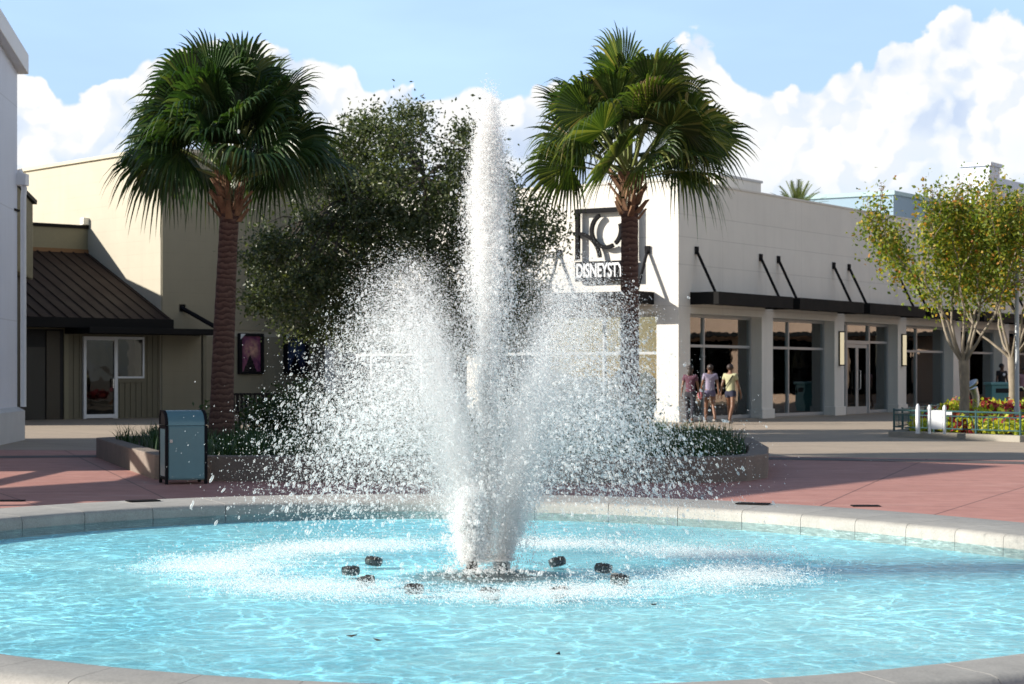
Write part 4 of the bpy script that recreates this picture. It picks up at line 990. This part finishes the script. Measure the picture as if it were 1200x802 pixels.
# ---- broad-leaved trees
def in_poly(px,py,poly):
    c=np.zeros(len(px),bool); n=len(poly); j=n-1
    for i in range(n):
        xi,yi=poly[i]; xj,yj=poly[j]
        c^=((yi>py)!=(yj>py))&(px<(xj-xi)*(py-yi)/(yj-yi+1e-12)+xi); j=i
    return c
def oak():
    Y=36.0; c=at(510,0,Y); base=Vector((c.x,Y,.2))
    e=empty('live_oak',(base.x*44/36,44,-.07),0,'dense dark green oak with small leaves, behind the tall water jet','tree')
    out=[(478,112),(452,122),(430,116),(408,132),(398,160),(380,176),(372,205),(352,218),(340,250),(318,256),(322,282),(296,298),(306,318),(288,338),(300,352),(318,364),(322,384),(352,390),(400,394),(470,400),(560,402),(640,392),(655,350),(640,326),(652,300),(640,285),(656,262),(640,240),(612,226),(604,196),(590,176),(560,150),(548,128),(530,132),(514,118),(500,124)]
    poly=[((x-510)/F*Y,CAMH+(HOR-y)/F*Y-.2) for x,y in out]
    n=60000; X=rng.uniform(-3.7,2.7,n); Z=rng.uniform(.2,6.6,n); ok=in_poly(X,Z,poly); X,Z=X[ok],Z[ok]
    # half depth from the width of the outline at this height
    P_=np.array(poly); cx=-.55; cz=3.1
    q=np.hypot((X-cx)/3.2,(Z-cz)/3.2); dep=2.5*np.sqrt(np.clip(1.04-q**2,.03,1))
    Yd=rng.uniform(-1,1,len(X)); Yd=np.sign(Yd)*np.abs(Yd)**.55*dep
    C=np.stack([X,Yd,Z],1)[:760]
    # leaf clumps: uneven, with gaps
    keep=[]; g=rng.uniform(0,6.28,6)
    for p in C:
        v=math.sin(p[0]*2.3+g[0])+math.sin(p[1]*2.1+g[1])+math.sin(p[2]*2.6+g[2]+p[0])
        if v>-1.9 or p[2]<1.9: keep.append(p)
    C=np.array(keep)
    k=rng.integers(0,len(C),80000); sg_=rng.uniform(.09,.25,len(C))
    P=C[k]+rng.normal(size=(len(k),3))*sg_[k][:,None]*np.array([1,1,.75])
    q2=rng.integers(0,len(C),5000); P=np.r_[P,C[q2]+rng.normal(size=(5000,3))*.18]
    m_=leaf_mat('oak leaf',[(0,(.034,.054,.020)),(.55,(.057,.080,.031)),(.9,(.105,.125,.05)),(1,(.17,.18,.08))],.42,.28,.5)
    leaves_mesh('crown',P,.085,.042,m_,e)
    bm_=bark_mat('oak bark',(.09,.075,.06),(.14,.12,.10)); t=MB()
    t.tube([(0,0,-.2),(.03,.02,.6),(-.05,.05,1.4),(-.12,.0,2.2)],[.2,.16,.14,.12],12); t.build('trunk',bm_,e,smooth=True)
    lb=MB(); tips=[Vector(C[i]) for i in rng.integers(0,len(C),420)]
    mains=[]
    for i in range(9):
        a=i*.7; h=1.0+.22*i; end=Vector((-.5+2.0*math.cos(a),1.5*math.sin(a),2.4+.35*i)); st_=Vector((-.08,.03,h*.85+.2))
        pts=[st_,st_.lerp(end,.4)+Vector((0,0,.25)),end]; mains.append(pts); lb.tube(pts,[.08,.055,.03],7)
    for tpt in tips:
        b=min((p for ps in mains for p in ps[1:]),key=lambda p:(p-tpt).length); mid=b.lerp(tpt,.5)+Vector((random.uniform(-.1,.1),random.uniform(-.1,.1),.1)); lb.tube([b,mid,tpt],[.022,.013,.005],4)
    lb.build('branch',bm_,e,smooth=True); e.scale=(44/36,44/36,44/36*.965)
oak()
def myrtle(loc, label, seed, H=6.1, rx=2.3, leaves=15000, fork=1.75, grp='trees in front of the store'):
    random.seed(seed); r_=np.random.default_rng(seed)
    e=empty('yellowing_tree',loc,0,label,'tree',grp)
    bm_=bark_mat('smooth bark',(.31,.265,.20),(.21,.175,.135),0,.8,9,2.5)
    t=MB(); t.tube([(0,0,-.15),(.0,.0,.25),(.03,.01,.9),(.0,0,fork)],[.17,.135,.12,.135],14); t.build('trunk',bm_,e,smooth=True)
    br=MB(); tips=[]
    def grow(p,d,L,r,lev):
        n=5; pts=[p]; q=p; dd=d
        for i in range(n):
            dd=(dd+Vector((random.gauss(0,.10),random.gauss(0,.10),random.gauss(.035,.06)))).normalized(); q=q+dd*L/n; pts.append(q)
        br.tube(pts,[r*(1-.40*i/n) for i in range(n+1)],6 if lev>1 else 9)
        if lev>=2: tips.extend([(pts[3],lev),(pts[5],lev)])
        if lev==4 or q.z>H-.25: tips.append((q,5)); return
        for k in range(2 if lev<3 else 3):
            ax=dd.orthogonal().normalized(); ax.rotate(Matrix.Rotation(random.uniform(0,6.28),3,dd)); nd=dd.copy(); nd.rotate(Matrix.Rotation(R(random.uniform(14,34)),3,ax)); nd.z+=.12; nd.normalize()
            grow(q,nd,L*random.uniform(.70,.92),r*.60,lev+1)
    nb=7
    for i in range(nb):
        a=2*math.pi*i/nb+random.uniform(-.3,.3); el=R(random.uniform(47,70)); d=Vector((math.cos(a)*math.cos(el),math.sin(a)*math.cos(el),math.sin(el)))
        grow(Vector((0,0,fork-.12))+d*.08,d,1.32*random.uniform(.9,1.1),.047,1)
    br.build('branch',bm_,e,smooth=True)
    T=np.array([p[:] for p,l in tips if l>=2 and p.z>fork+.6]); w=np.array([1.0 if l>=4 else 1.1 for p,l in tips if l>=2 and p.z>fork+.6]); 
    w=w*(1-.72*np.clip((T[:,2]-4.6)/1.2,0,1))
    k=r_.choice(len(T),leaves,p=w/w.sum()); P=T[k]+r_.normal(size=(leaves,3))*np.array([.20,.20,.33])*r_.uniform(.6,1.25,len(T))[k][:,None]
    m_=leaf_mat('myrtle leaf',[(0,(.08,.13,.022)),(.42,(.15,.21,.032)),(.70,(.26,.29,.045)),(.86,(.40,.35,.055)),(.96,(.46,.25,.045)),(1,(.36,.12,.03))],.5,.42,.35)
    leaves_mesh('crown',P,.115,.07,m_,e)
    tw_=MB()
    for q,l in tips:
        if l==5 and q.z>H*.72:
            for _ in range(2):
                d=Vector((random.gauss(0,.35),random.gauss(0,.35),1)).normalized(); p=q
                L=random.uniform(.25,.6); tw_.tube([p,p+d*L*.5,p+d*L+Vector((random.gauss(0,.05),0,0))],[.007,.005,.003],4)
                for _ in range(7):
                    z=p+d*L*random.uniform(.5,1)+Vector((random.gauss(0,.05),random.gauss(0,.05),random.gauss(0,.03))); tw_.ball(z,.014,5,3)
    tw_.build('seed_stalk',plain('seed stalk',(.26,.19,.13),.8),e); e.scale=(.9,.9,.9)
    return e
myrtle((10.42,45,.12),'yellowing crape tree with pale forked trunk, nearer of two in the flower bed',21,6.0,2.3,16500)
myrtle((12.95,50.5,.12),'yellowing crape tree at the right edge with its crown cut off by the photo',33,6.4,2.3,14000,1.9)
for i,(x,y) in enumerate(((20.5,60),(27,66.5))):
    c_=myrtle((x,y,0),('yellowing street tree farther along the pavement, out of the photo','yellowing street tree farthest along the pavement, out of the photo')[i],50+i,6.0,2.3,6000)

# ---- the big planter bed
def planter():
    out=[(-4.72,25.75),(-3.9,25.3),(-1.5,25.05),(1.0,24.9),(2.5,24.95),(3.05,25.3),(3.42,26.1),(3.75,28.5),(4.0,32.5),(3.2,38),(-1,41),(-4.5,38.5),(-6.95,32.6),(-5.9,29.3)]
    def inset(d):
        c=Vector((-1.0,31,0)); r=[]
        n=len(out)
        for i in range(n):
            a,b,cc=Vector(out[i-1]),Vector(out[i]),Vector(out[(i+1)%n]); e1=(b-a).normalized(); e2=(cc-b).normalized(); nn=Vector((-(e1.y+e2.y),e1.x+e2.x)).normalized(); r.append((b+nn*d)[:])
        return r
    e=empty('planter_wall',(0,0,0),0,'low exposed aggregate planter wall behind the fountain','planter')
    ins=inset(.28); n=len(out); H_=.33
    mb=MB(); mb.add([(x,y,0) for x,y in out]+[(x,y,H_) for x,y in out]+[(x,y,H_) for x,y in ins]+[(x,y,.05) for x,y in ins],[(j*n+i,j*n+(i+1)%n,(j+1)*n+(i+1)%n,(j+1)*n+i) for j in range(3) for i in range(n)])
    mb.build('wall',plain('dark aggregate',(.20,.165,.14),.9,0,.3,3,.6,90,.008),e,bevel=.018)
    MB().add([(x,y,.24) for x,y in inset(.2)],[tuple(range(n))]).build('soil',plain('mulch',(.05,.035,.025),.95,0,.3,9,.6,40,.03),e)
    return inset(.36)
bed=planter()
def strap_grass():
    """clumps of strappy evergreen ground cover"""
    bx,by=np.array(bed)[:,0],np.array(bed)[:,1]
    n=26000; X=rng.uniform(-7,4.2,n); Y=rng.uniform(25,40,n); ok=in_poly(X,Y,bed)
    ok&=((Y<30.5+1.2*np.sin(X*1.3))|(X<-4.9)|(X>2.6)|(rng.random(n)<.12))
    X,Y=X[ok],Y[ok]; n=len(X)
    k=rng.integers(0,max(1,n//20),n); X=X[k]+rng.normal(0,.07,n); Y=Y[k]+rng.normal(0,.07,n)
    a=rng.uniform(0,6.28,n); L=rng.uniform(.22,.46,n); bend=rng.uniform(.25,.9,n); w=rng.uniform(.007,.013,n)
    dx,dy=np.cos(a),np.sin(a); V=[]
    for f in (0,.4,.75,1):
        r=L*bend*f**1.6*.75; z=.235+L*(f-.42*bend*f**2.2); ww=w*(1-f**2*.95)
        px,py=X+dx*r,Y+dy*r
        V.append(np.stack([px-dy*ww,py+dx*ww,z],1)); V.append(np.stack([px+dy*ww,py-dx*ww,z],1))
    V=np.stack(V,1).reshape(-1,3); b=np.arange(n)[:,None]*8
    Fc=np.concatenate([b+np.array([[0,1,3,2]]),b+np.array([[2,3,5,4]]),b+np.array([[4,5,7,6]])],1).reshape(-1,4)
    o=link_mesh('ground_cover',mesh_np('ground_cover',V,Fc),leaf_mat('strap leaf',[(0,(.018,.05,.016)),(.7,(.035,.085,.026)),(1,(.075,.13,.045))],.4,.2,.5))
    tag(o,'dark green strappy ground cover growing along the planter wall','ground cover',None,'stuff')
strap_grass()
# leafy shrubs inside the bed, seen through the spray
def shrub(loc,h,w,lab,seed,n=5200):
    random.seed(seed); e=empty('leafy_shrub',loc,0,lab,'shrub','shrubs in the planter bed')
    C=rng.normal(size=(60,3))*np.array([w*.30,w*.30,h*.2])+np.array([0,0,h*.55]); k=rng.integers(0,60,n); P=C[k]+rng.normal(size=(n,3))*.11; P=P[P[:,2]>.05]
    leaves_mesh('foliage',P,.09,.045,shm,e)
    s=MB()
    for i in range(9): c=C[i]; s.tube([(0,0,0),(c[0]*.4,c[1]*.4,c[2]*.5),tuple(c)],[.02,.014,.006],5)
    s.build('stem',bark_mat('shrub bark',(.08,.06,.04),(.12,.09,.06)),e)
shm=leaf_mat('shrub leaf',[(0,(.025,.055,.018)),(.7,(.05,.09,.03)),(1,(.10,.15,.05))],.45,.25,.5)
for i,(px,Y,h,w,lab) in enumerate(((345,33,.85,1.5,'green leafy shrub below the blue poster, half veiled by spray'),(420,32,.8,1.7,'green leafy shrub in the bed behind the left side of the spray'),(505,31,.75,1.6,'green leafy shrub just left of the water column foot'),(640,32,.75,1.6,'green leafy shrub just right of the water column foot'),(705,30,.6,1.2,'green leafy shrub beside the right palm trunk'))):
    shrub(((px-600)/F*Y,Y,.24),h,w,lab,i)

# ---------------------------------------------------------------- waste bin by the planter
binm=plain('blue grey metal',(.14,.27,.30),.38,.2,.10,1.2,.04)
wbn=empty('waste_bin',(-4.19,24.85,0),R(19.5),'tall blue grey metal waste bin with rounded hood in front of the planter wall','waste bin')
hw,hd=.265,.25
MB().box(-hw+.035,hw-.035,-hd,hd,.06,.74).build('body',binm,wbn,bevel=.006)
dm=MB(); dm.box(-hw+.042,hw-.042,-hd-.014,-hd-.001,.075,.725); dr=dm.build('door',binm,wbn,bevel=.004)
MB().box(-hw+.05,-hw+.085,-hd-.03,-hd-.0145,.53,.57).build('lock',M['steel'],dr)
prof=[(-hd,.745)]+[(-hd+.0+ (hd*1.0)*(1-math.cos(R(a))) , .745+.185*math.sin(R(a))) for a in range(10,91,10)]+[(hd*.75,.93),(hd,.86),(hd,.745)]
MB().extr(prof,'x',-hw+.036,hw-.036).build('hood',binm,wbn,smooth=True)
for sx in (-hw,hw-.034):
    f=MB(); f.box(sx,sx+.034,-hd-.006,-hd+.05,.0,.742); f.box(sx,sx+.034,hd-.05,hd+.006,.0,.742); f.box(sx,sx+.034,-hd+.05,hd-.05,.70,.742); f.box(sx,sx+.034,-hd+.05,hd-.05,.06,.10)
    f.build('side_frame',M['dark_metal'],wbn)
    s0=sx+.006
    MB().box(s0,s0+.02,-hd+.051,hd-.051,.101,.699).build('side_panel',binm,wbn)
    f=MB(); pr=[(p[0]*1.02,p[1]+.006) for p in prof]; inn=[(p[0]*.86,.75+(p[1]-.745)*.84) for p in prof]; n=len(pr)
    f.add([(sx,a,b) for a,b in pr]+[(sx,a,b) for a,b in inn]+[(sx+.034,a,b) for a,b in pr]+[(sx+.034,a,b) for a,b in inn],
      [q for i in range(n) for q in ((i,(i+1)%n,n+(i+1)%n,n+i),(2*n+i,3*n+i,3*n+(i+1)%n,2*n+(i+1)%n),(i,2*n+i,2*n+(i+1)%n,(i+1)%n),(n+i,n+(i+1)%n,3*n+(i+1)%n,3*n+i))])
    f.build('hood_frame',M['dark_metal'],wbn)
    MB().extr([(a,b) for a,b in inn],'x',sx+.012 if sx<0 else sx+.018,sx+.016 if sx<0 else sx+.022).build('opening',M['void'],wbn)

# ---------------------------------------------------------------- flower bed with railing at the right
FB=[(8.33,43.2),(10.36,39.8),(17.5,42.6),(15.5,52.5),(11.2,51.0)]
def flowerbed():
    n=len(FB); e=empty('kerbed_bed',(0,0,0),0,'pale concrete kerb round the flower bed at the right','planter')
    def ins(d):
        r=[]
        for i in range(n):
            a,b,c=Vector(FB[i-1]),Vector(FB[i]),Vector(FB[(i+1)%n]); e1=(b-a).normalized(); e2=(c-b).normalized(); nn=Vector((-(e1.y+e2.y),e1.x+e2.x)); nn=nn/max(.3,nn.dot(Vector((-e1.y,e1.x)))); r.append((b+nn*d)[:])
        return r
    i1=ins(.3); mb=MB(); mb.add([(x,y,0) for x,y in FB]+[(x,y,.13) for x,y in FB]+[(x,y,.13) for x,y in i1]+[(x,y,.03) for x,y in i1],[(j*n+i,j*n+(i+1)%n,(j+1)*n+(i+1)%n,(j+1)*n+i) for j in range(3) for i in range(n)])
    mb.build('kerb',M['conc'],e,bevel=.012)
    MB().add([(x,y,.10) for x,y in ins(.2)],[tuple(range(n))]).build('soil',plain('bed soil',(.05,.035,.025),.95,0,.3,9,.6),e)
    rl=empty('garden_railing',(0,0,0),0,'low teal iron railing standing on the kerb around the flowers','railing')
    q=ins(.12)
    for i in (0,1,4):
        a,b=Vector((*q[i],.13)),Vector((*q[(i+1)%n],.13)); L_=(b-a).length; d=(b-a)/L_
        k=int(L_/.15); m=MB()
        for z in (.09,.36,.46): m.tube([a+Vector((0,0,z)),b+Vector((0,0,z))],.014 if z<.4 else .02,6)
        for j in range(1,k): p=a+d*(L_*j/k); m.tube([p+Vector((0,0,.09)),p+Vector((0,0,.36))],.0075,5)
        m.build('rail_panel',M['teal_paint'],rl)
        np_=max(2,int(L_/1.1))
        for j in range(np_): p=a+d*(L_*j/np_); MB().tube([p,p+Vector((0,0,.5))],.024,8).build('post',M['teal_paint'],rl)
    i2=ins(.4); X=rng.uniform(8,18,60000); Y=rng.uniform(39,53,60000); ok=in_poly(X,Y,i2); X,Y=X[ok],Y[ok]
    pn=np.sin(X*1.7+Y*.9)+np.sin(Y*2.3-X*.7); 
    for nm,lab,sel,stops,hh,cnt in (('red_foliage','dark red and magenta bedding leaves behind the teal railing',pn>.0,[(0,(.16,.012,.03)),(.6,(.32,.03,.06)),(1,(.40,.12,.06))],.30,9000),
                       ('yellow_foliage','bright yellow green bedding leaves behind the teal railing',pn<=.35,[(0,(.16,.26,.03)),(.5,(.42,.46,.04)),(1,(.62,.55,.06))],.30,9000)):
        x,y=X[sel][:cnt],Y[sel][:cnt]; z=.12+np.abs(rng.normal(0,.11,len(x)))+.34*np.clip((y-44.5)/4,0,1)*rng.uniform(.3,1,len(x))+rng.uniform(0,.1,len(x))
        o=leaves_mesh(nm,np.stack([x,y,z],1),.15,.10,leaf_mat(nm,stops,.55,.35,.3),None); tag(o,lab,'bedding plants',None,'stuff')
flowerbed()
# small pieces round the bed
def gpos(px,py,z=0): 
    Y=F*(CAMH-z)/(py-HOR); return Vector(((px-600)/F*Y,Y,z))
wp=empty('white_panel_stand',(8.98,41.15,.13),R(-25),'white panel held between two short white posts behind the teal railing','stand')
for sx in (-.24,.2): MB().lathe([(.045,0),(.045,.62),(.055,.63),(.055,.7),(.02,.76)],12,(sx,0)).build('post',M['white_paint'],wp,smooth=True)
MB().box(-.19,.15,-.02,.02,.12,.62).build('panel',M['white_paint'],wp,bevel=.008); MB().box(.25,.42,-.02,.02,.5,.58).build('arm',M['white_paint'],wp); wp.scale=(.72,.72,.8)
o=MB().lathe([(.05,0),(.05,.5),(.042,.57),(.025,.63),(.01,.65)],12).build('bollard',M['white_paint'],None,(8.78,42.2,.10),smooth=True); tag(o,'single pale post with rounded top just left of the white panel','bollard')
df=empty('drinking_fountain',(11.25,47.3,.1),R(20),'small silver pedestal with a tilted top, between the two tree trunks','drinking fountain')
MB().tube([(0,0,0),(0,0,.75),(-.08,0,.95)],[.09,.085,.11],12).build('pedestal',M['steel'],df,smooth=True)
q=MB().lathe([(.03,0),(.17,.03),(.2,.09),(.18,.1),(.05,.06)],16).build('bowl',M['steel'],df,(-.1,0,.98),smooth=True); q.rotation_euler=(0,R(-35),0)
tb_=empty('teal_bin',gpos(1171,484.5),R(8),'teal waste bin with a flat lid by the store, beside the far tree trunk','waste bin')
MB().box(-.40,.40,-.3,.3,.0,1.0).build('body',plain('teal bin',(.10,.27,.27),.5,0,.1),tb_,bevel=.02); MB().box(-.45,.45,-.35,.35,1.0,1.1).build('lid',plain('teal lid',(.16,.36,.36),.5,0,.1),tb_,bevel=.02)
MB().box(-.25,.25,-.306,-.301,.72,.88).build('slot',M['void'],tb_)
lp=empty('lamp_post',(11.7,45.2,.1),0,'slim grey lamp post beside the right edge, rising through the leaves','lamp post')
MB().tube([(0,0,0),(0,0,.5),(0,0,.55),(0,0,4.6)],[.075,.075,.055,.045],12).build('pole',M['frame_grey'],lp,smooth=True)
MB().lathe([(.12,4.6),(.16,4.66),(.2,5.1),(.24,5.14),(.05,5.35)],14).build('lantern',M['dark_metal'],lp,smooth=True)
ch=empty('metal_chair',gpos(1201,497,.1),R(30),'white curved metal chair cropped by the right edge beside the lamp post','chair')
MB().tube([(-.22,.2,0),(-.22,.2,.85),(-.12,.22,.95),(.12,.22,.95),(.22,.2,.85),(.22,.2,0)],.02,8).build('back_frame',M['white_paint'],ch,smooth=True)
MB().lathe([(.02,.44),(.23,.44),(.23,.47),(.02,.47)],18).build('seat',M['dark_metal'],ch); 
for sx in (-.18,.18): MB().tube([(sx,-.18,0),(sx,-.16,.44)],.016,6).build('leg',M['white_paint'],ch)

# ---------------------------------------------------------------- people
def skin(name, joints, edges, m, parent, root, sub=2):
    """joints: {key:(pos,radius or (rx,ry))}; one continuous skinned surface"""
    ks=list(joints); me=bpy.data.meshes.new(name); me.from_pydata([joints[k][0] for k in ks],[(ks.index(a),ks.index(b)) for a,b in edges],[]); me.update()
    o=bpy.data.objects.new('tmp_skin',me); COL.objects.link(o); o.modifiers.new('skin','SKIN'); s_=o.modifiers.new('sub','SUBSURF'); s_.levels=sub; s_.render_levels=sub
    for i,k in enumerate(ks):
        r=joints[k][1]; sv=me.skin_vertices[0].data[i]; sv.radius=r if hasattr(r,'__len__') else (r,r); sv.use_root=(k==root)
    bpy.context.view_layer.update(); dg=bpy.context.evaluated_depsgraph_get()
    nm=bpy.data.meshes.new_from_object(o.evaluated_get(dg)); bpy.data.objects.remove(o); nm.name=name
    for p in nm.polygons: p.use_smooth=True
    return link_mesh(name,nm,m,parent)
def skinm(n,c): return plain(n,c,.5,0,.06,6,.03)
def cloth(n,c,pat=None):
    if pat is None: return plain(n,c,.85,0,.14,8,.3,120,.003)
    t=NT(n); v=t.voro(t.coord(),26); return t.done(t.bsdf(t.mix(t.range(v.outputs[0],.1,.35),c,pat),.85))
def person(loc, rz, label, H, skc, shirt, pants, hair, stride=.0, arm=(.12,-.12), bag=None, longhair=False, back=False):
    e=empty('person',loc,rz,label,'person')
    k=H/1.68; V=lambda x,y,z:(x*k,y*k,z*k)
    J={}; E=[]
    # facing -y; right side of the body at -x
    J['pel']=(V(0,0,.92),(.13*k,.10*k)); J['waist']=(V(0,0,1.08),(.115*k,.085*k)); J['chest']=(V(0,.005,1.26),(.135*k,.095*k)); J['sho']=(V(0,.01,1.38),(.10*k,.075*k)); J['neck']=(V(0,.005,1.445),.05*k)
    J['jaw']=(V(0,-.02,1.51),(.060*k,.068*k)); J['skull']=(V(0,-.002,1.585),(.075*k,.09*k)); J['top']=(V(0,.005,1.64),(.05*k,.06*k))
    E+=[('pel','waist'),('waist','chest'),('chest','sho'),('sho','neck'),('neck','jaw'),('jaw','skull'),('skull','top')]
    for s,nm in ((-1,'r'),(1,'l')):
        a=arm[0] if s<0 else arm[1]; st=stride*s
        J['s'+nm]=(V(.155*s,.01,1.375),.052*k); J['e'+nm]=(V(.215*s,a*.45+.02,1.10),.038*k); J['w'+nm]=(V(.235*s,a-.03,.86),.026*k); J['h'+nm]=(V(.238*s,a-.05,.79),(.022*k,.036*k))
        E+=[('sho','s'+nm),('s'+nm,'e'+nm),('e'+nm,'w'+nm),('w'+nm,'h'+nm)]
        J['t'+nm]=(V(.085*s,-.0,.84),.088*k); J['k'+nm]=(V(.092*s,-st*.5-.02,.48),.056*k); J['c'+nm]=(V(.095*s,-st*.75+(.04 if st<0 else 0),.32),.054*k); J['a'+nm]=(V(.097*s,-st+(.10 if st<0 else .02),.09+(.05 if st<0 else 0)),.036*k); J['f'+nm]=(V(.10*s,-st-.11,.04+(.01 if st<0 else 0)),(.04*k,.028*k))
        E+=[('pel','t'+nm),('t'+nm,'k'+nm),('k'+nm,'c'+nm),('c'+nm,'a'+nm),('a'+nm,'f'+nm)]
    b=skin('body',J,E,skinm('skin tone',skc),e,'pel')
    # fingers, nose, ears and eyes joined into the body mesh
    x=MB()
    for s,nm in ((-1,'r'),(1,'l')):
        h=Vector(J['h'+nm][0])
        for f in range(4):
            o_=Vector((0,(-.03+f*.018)*k,-.02*k)); L_=(.062,.07,.066,.052)[f]*k
            x.tube([h+o_,h+o_+Vector((-.006*s*k,-.004*k,-L_*.55)),h+o_+Vector((-.02*s*k,-.004*k,-L_))],[.009*k,.008*k,.006*k],6)
        x.tube([h+Vector((0,-.03*k,.015*k)),h+Vector((-.012*s*k,-.055*k,-.01*k)),h+Vector((-.018*s*k,-.06*k,-.035*k))],[.011*k,.009*k,.007*k],6)
        x.ball(V(.078*s,.01,1.555),(.012*k,.02*k,.03*k),8,6)
    x.ball(V(0,-.10,1.545),(.013*k,.022*k,.02*k),8,6)
    t_=x.build('tmp',None,None,smooth=True)
    bm=bmesh.new(); bm.from_mesh(b.data); bm.from_mesh(t_.data); bm.to_mesh(b.data); bm.free(); bpy.data.objects.remove(t_)
    ey=MB(); 
    for s in (-1,1): ey.ball(V(.03*s,-.088,1.57),(.012*k,.008*k,.008*k),8,6)
    ey.build('eyes',M['void'],e,smooth=True); MB().ball(V(0,-.088,1.505),(.024*k,.008*k,.007*k),8,6).build('mouth',plain('lips',(.25,.08,.07),.5),e,smooth=True)
    # hair cap
    hm=plain('hair',hair,.6,0,.2,20,.4,90)
    hb=MB(); hb.ball(V(0,.02,1.60),(.092*k,.102*k,.088*k),14,10)
    if longhair: hb.ball(V(0,.075,1.50),(.075*k,.05*k,.12*k),12,8)
    hb.build('hair',hm,e,smooth=True)
    # clothes: slightly fuller skins over the body
    g=1.16
    def fuller(q,ad): r=J[q][1]; return tuple((v*g+ad*k) for v in r) if hasattr(r,'__len__') else r*g+ad*k
    JS={q:(J[q][0],fuller(q,.012)) for q in ('waist','chest','sho','sr','sl')}; JS['hem']=(V(0,0,.90),(.165*k,.125*k))
    ES=[('hem','waist'),('waist','chest'),('chest','sho'),('sho','sr'),('sho','sl')]
    for nm in ('r','l'): p=Vector(J['s'+nm][0]).lerp(Vector(J['e'+nm][0]),.55); JS['x'+nm]=(p[:],.058*k); ES.append(('s'+nm,'x'+nm))
    skin('shirt',JS,ES,shirt,e,'waist')
    low=.92 if pants[1]=='long' else (.34 if pants[1]=='short' else .5)
    JP={'pel':(J['pel'][0],(.15*k,.118*k)),'up':(V(0,0,1.0),(.135*k,.105*k))}; EP=[('up','pel')]
    for nm in ('r','l'):
        JP['t'+nm]=(J['t'+nm][0],.104*k); EP.append(('pel','t'+nm))
        if pants[1]=='long':
            JP['k'+nm]=(J['k'+nm][0],.078*k); JP['a'+nm]=((Vector(J['a'+nm][0])+Vector((0,0,.02)))[:],.062*k); EP+=[('t'+nm,'k'+nm),('k'+nm,'a'+nm)]
        else:
            p=Vector(J['t'+nm][0]).lerp(Vector(J['k'+nm][0]),low); JP['k'+nm]=(p[:],.092*k); EP.append(('t'+nm,'k'+nm))
    skin('trousers' if pants[1]=='long' else 'shorts',JP,EP,pants[0],e,'pel')
    for nm in ('r','l'):
        a,f=Vector(J['a'+nm][0]),Vector(J['f'+nm][0]); m=MB(); m.ball((a+f)/2+Vector((0,-.012,-.012))*k,(.05*k,.135*k,.042*k),12,8); m.build('shoe',plain('shoe',(.25,.24,.23),.7),e,smooth=True)
    if back:
        m=MB(); m.tube([V(-.13,-.10,1.38),V(0,-.135,1.2),V(.16,-.10,.95)],.014*k,6); m.tube([V(-.13,-.10,1.38),V(-.12,.11,1.36),V(.02,.135,1.15),V(.17,.11,.95)],.014*k,6); m.build('bag_strap',M['dark_metal'],e,smooth=True)
    if bag is not None:
        m=MB(); m.ball(V(.29,.02,.80),(.07*k,.15*k,.14*k),12,8); m.build('shoulder_bag',bag,e,smooth=True)
    return e
brown=(.16,.075,.042)
person(gpos(856,497.5),R(148),'woman in a pale yellow top and dark shorts walking away past the store window',1.66,brown,cloth('yellow top',(.42,.41,.25)),(cloth('dark shorts',(.02,.022,.05)),'short'),(.025,.014,.012),.17,(-.14,.16),None,False,True)
person(gpos(832,496),R(186),'woman in a whitish patterned top carrying a bag, left of the one in yellow',1.66,brown,cloth('patterned top',(.44,.42,.48),(.24,.21,.30)),(cloth('patterned shorts',(.10,.09,.16)),'short'),(.03,.018,.015),.14,(.14,-.12),cloth('red bag',(.16,.03,.05),(.30,.10,.12)))
person(gpos(809,497.5),R(160),'person in dark clothes with long dark hair seen through the spray by the corner pier',1.62,brown,cloth('dark top',(.03,.03,.045),(.10,.035,.06)),(cloth('dark trousers',(.02,.02,.03)),'long'),(.02,.014,.012),.12,(-.1,.1),None,True)
mp_=person(gpos(1174,481.5),R(20),'man in a black T-shirt with a white chest print standing behind the teal bin',1.78,(.10,.05,.03),cloth('black shirt',(.012,.012,.015)),(cloth('black trousers',(.014,.014,.018)),'long'),(.012,.01,.01),.0,(-.05,-.05))
MB().ball((0,-.152,1.36),(.06,.015,.06),10,6).build('chest_print',M['white_paint'],mp_,smooth=True)
person(gpos(1199.5,482),R(-15),'person in a pink top cut off by the right edge of the photo',1.64,brown,cloth('pink top',(.42,.22,.24)),(cloth('black shorts',(.015,.015,.02)),'short'),(.02,.014,.012),.05,(-.08,.1))
person(stw(18.9,1.3,.02),R(30),'dark dressed person inside the shop behind the window right of the doors',1.74,(.18,.09,.06),cloth('navy shirt',(.03,.035,.06)),(cloth('grey trousers',(.06,.06,.07)),'long'),(.015,.012,.01),.05,(-.1,-.06))
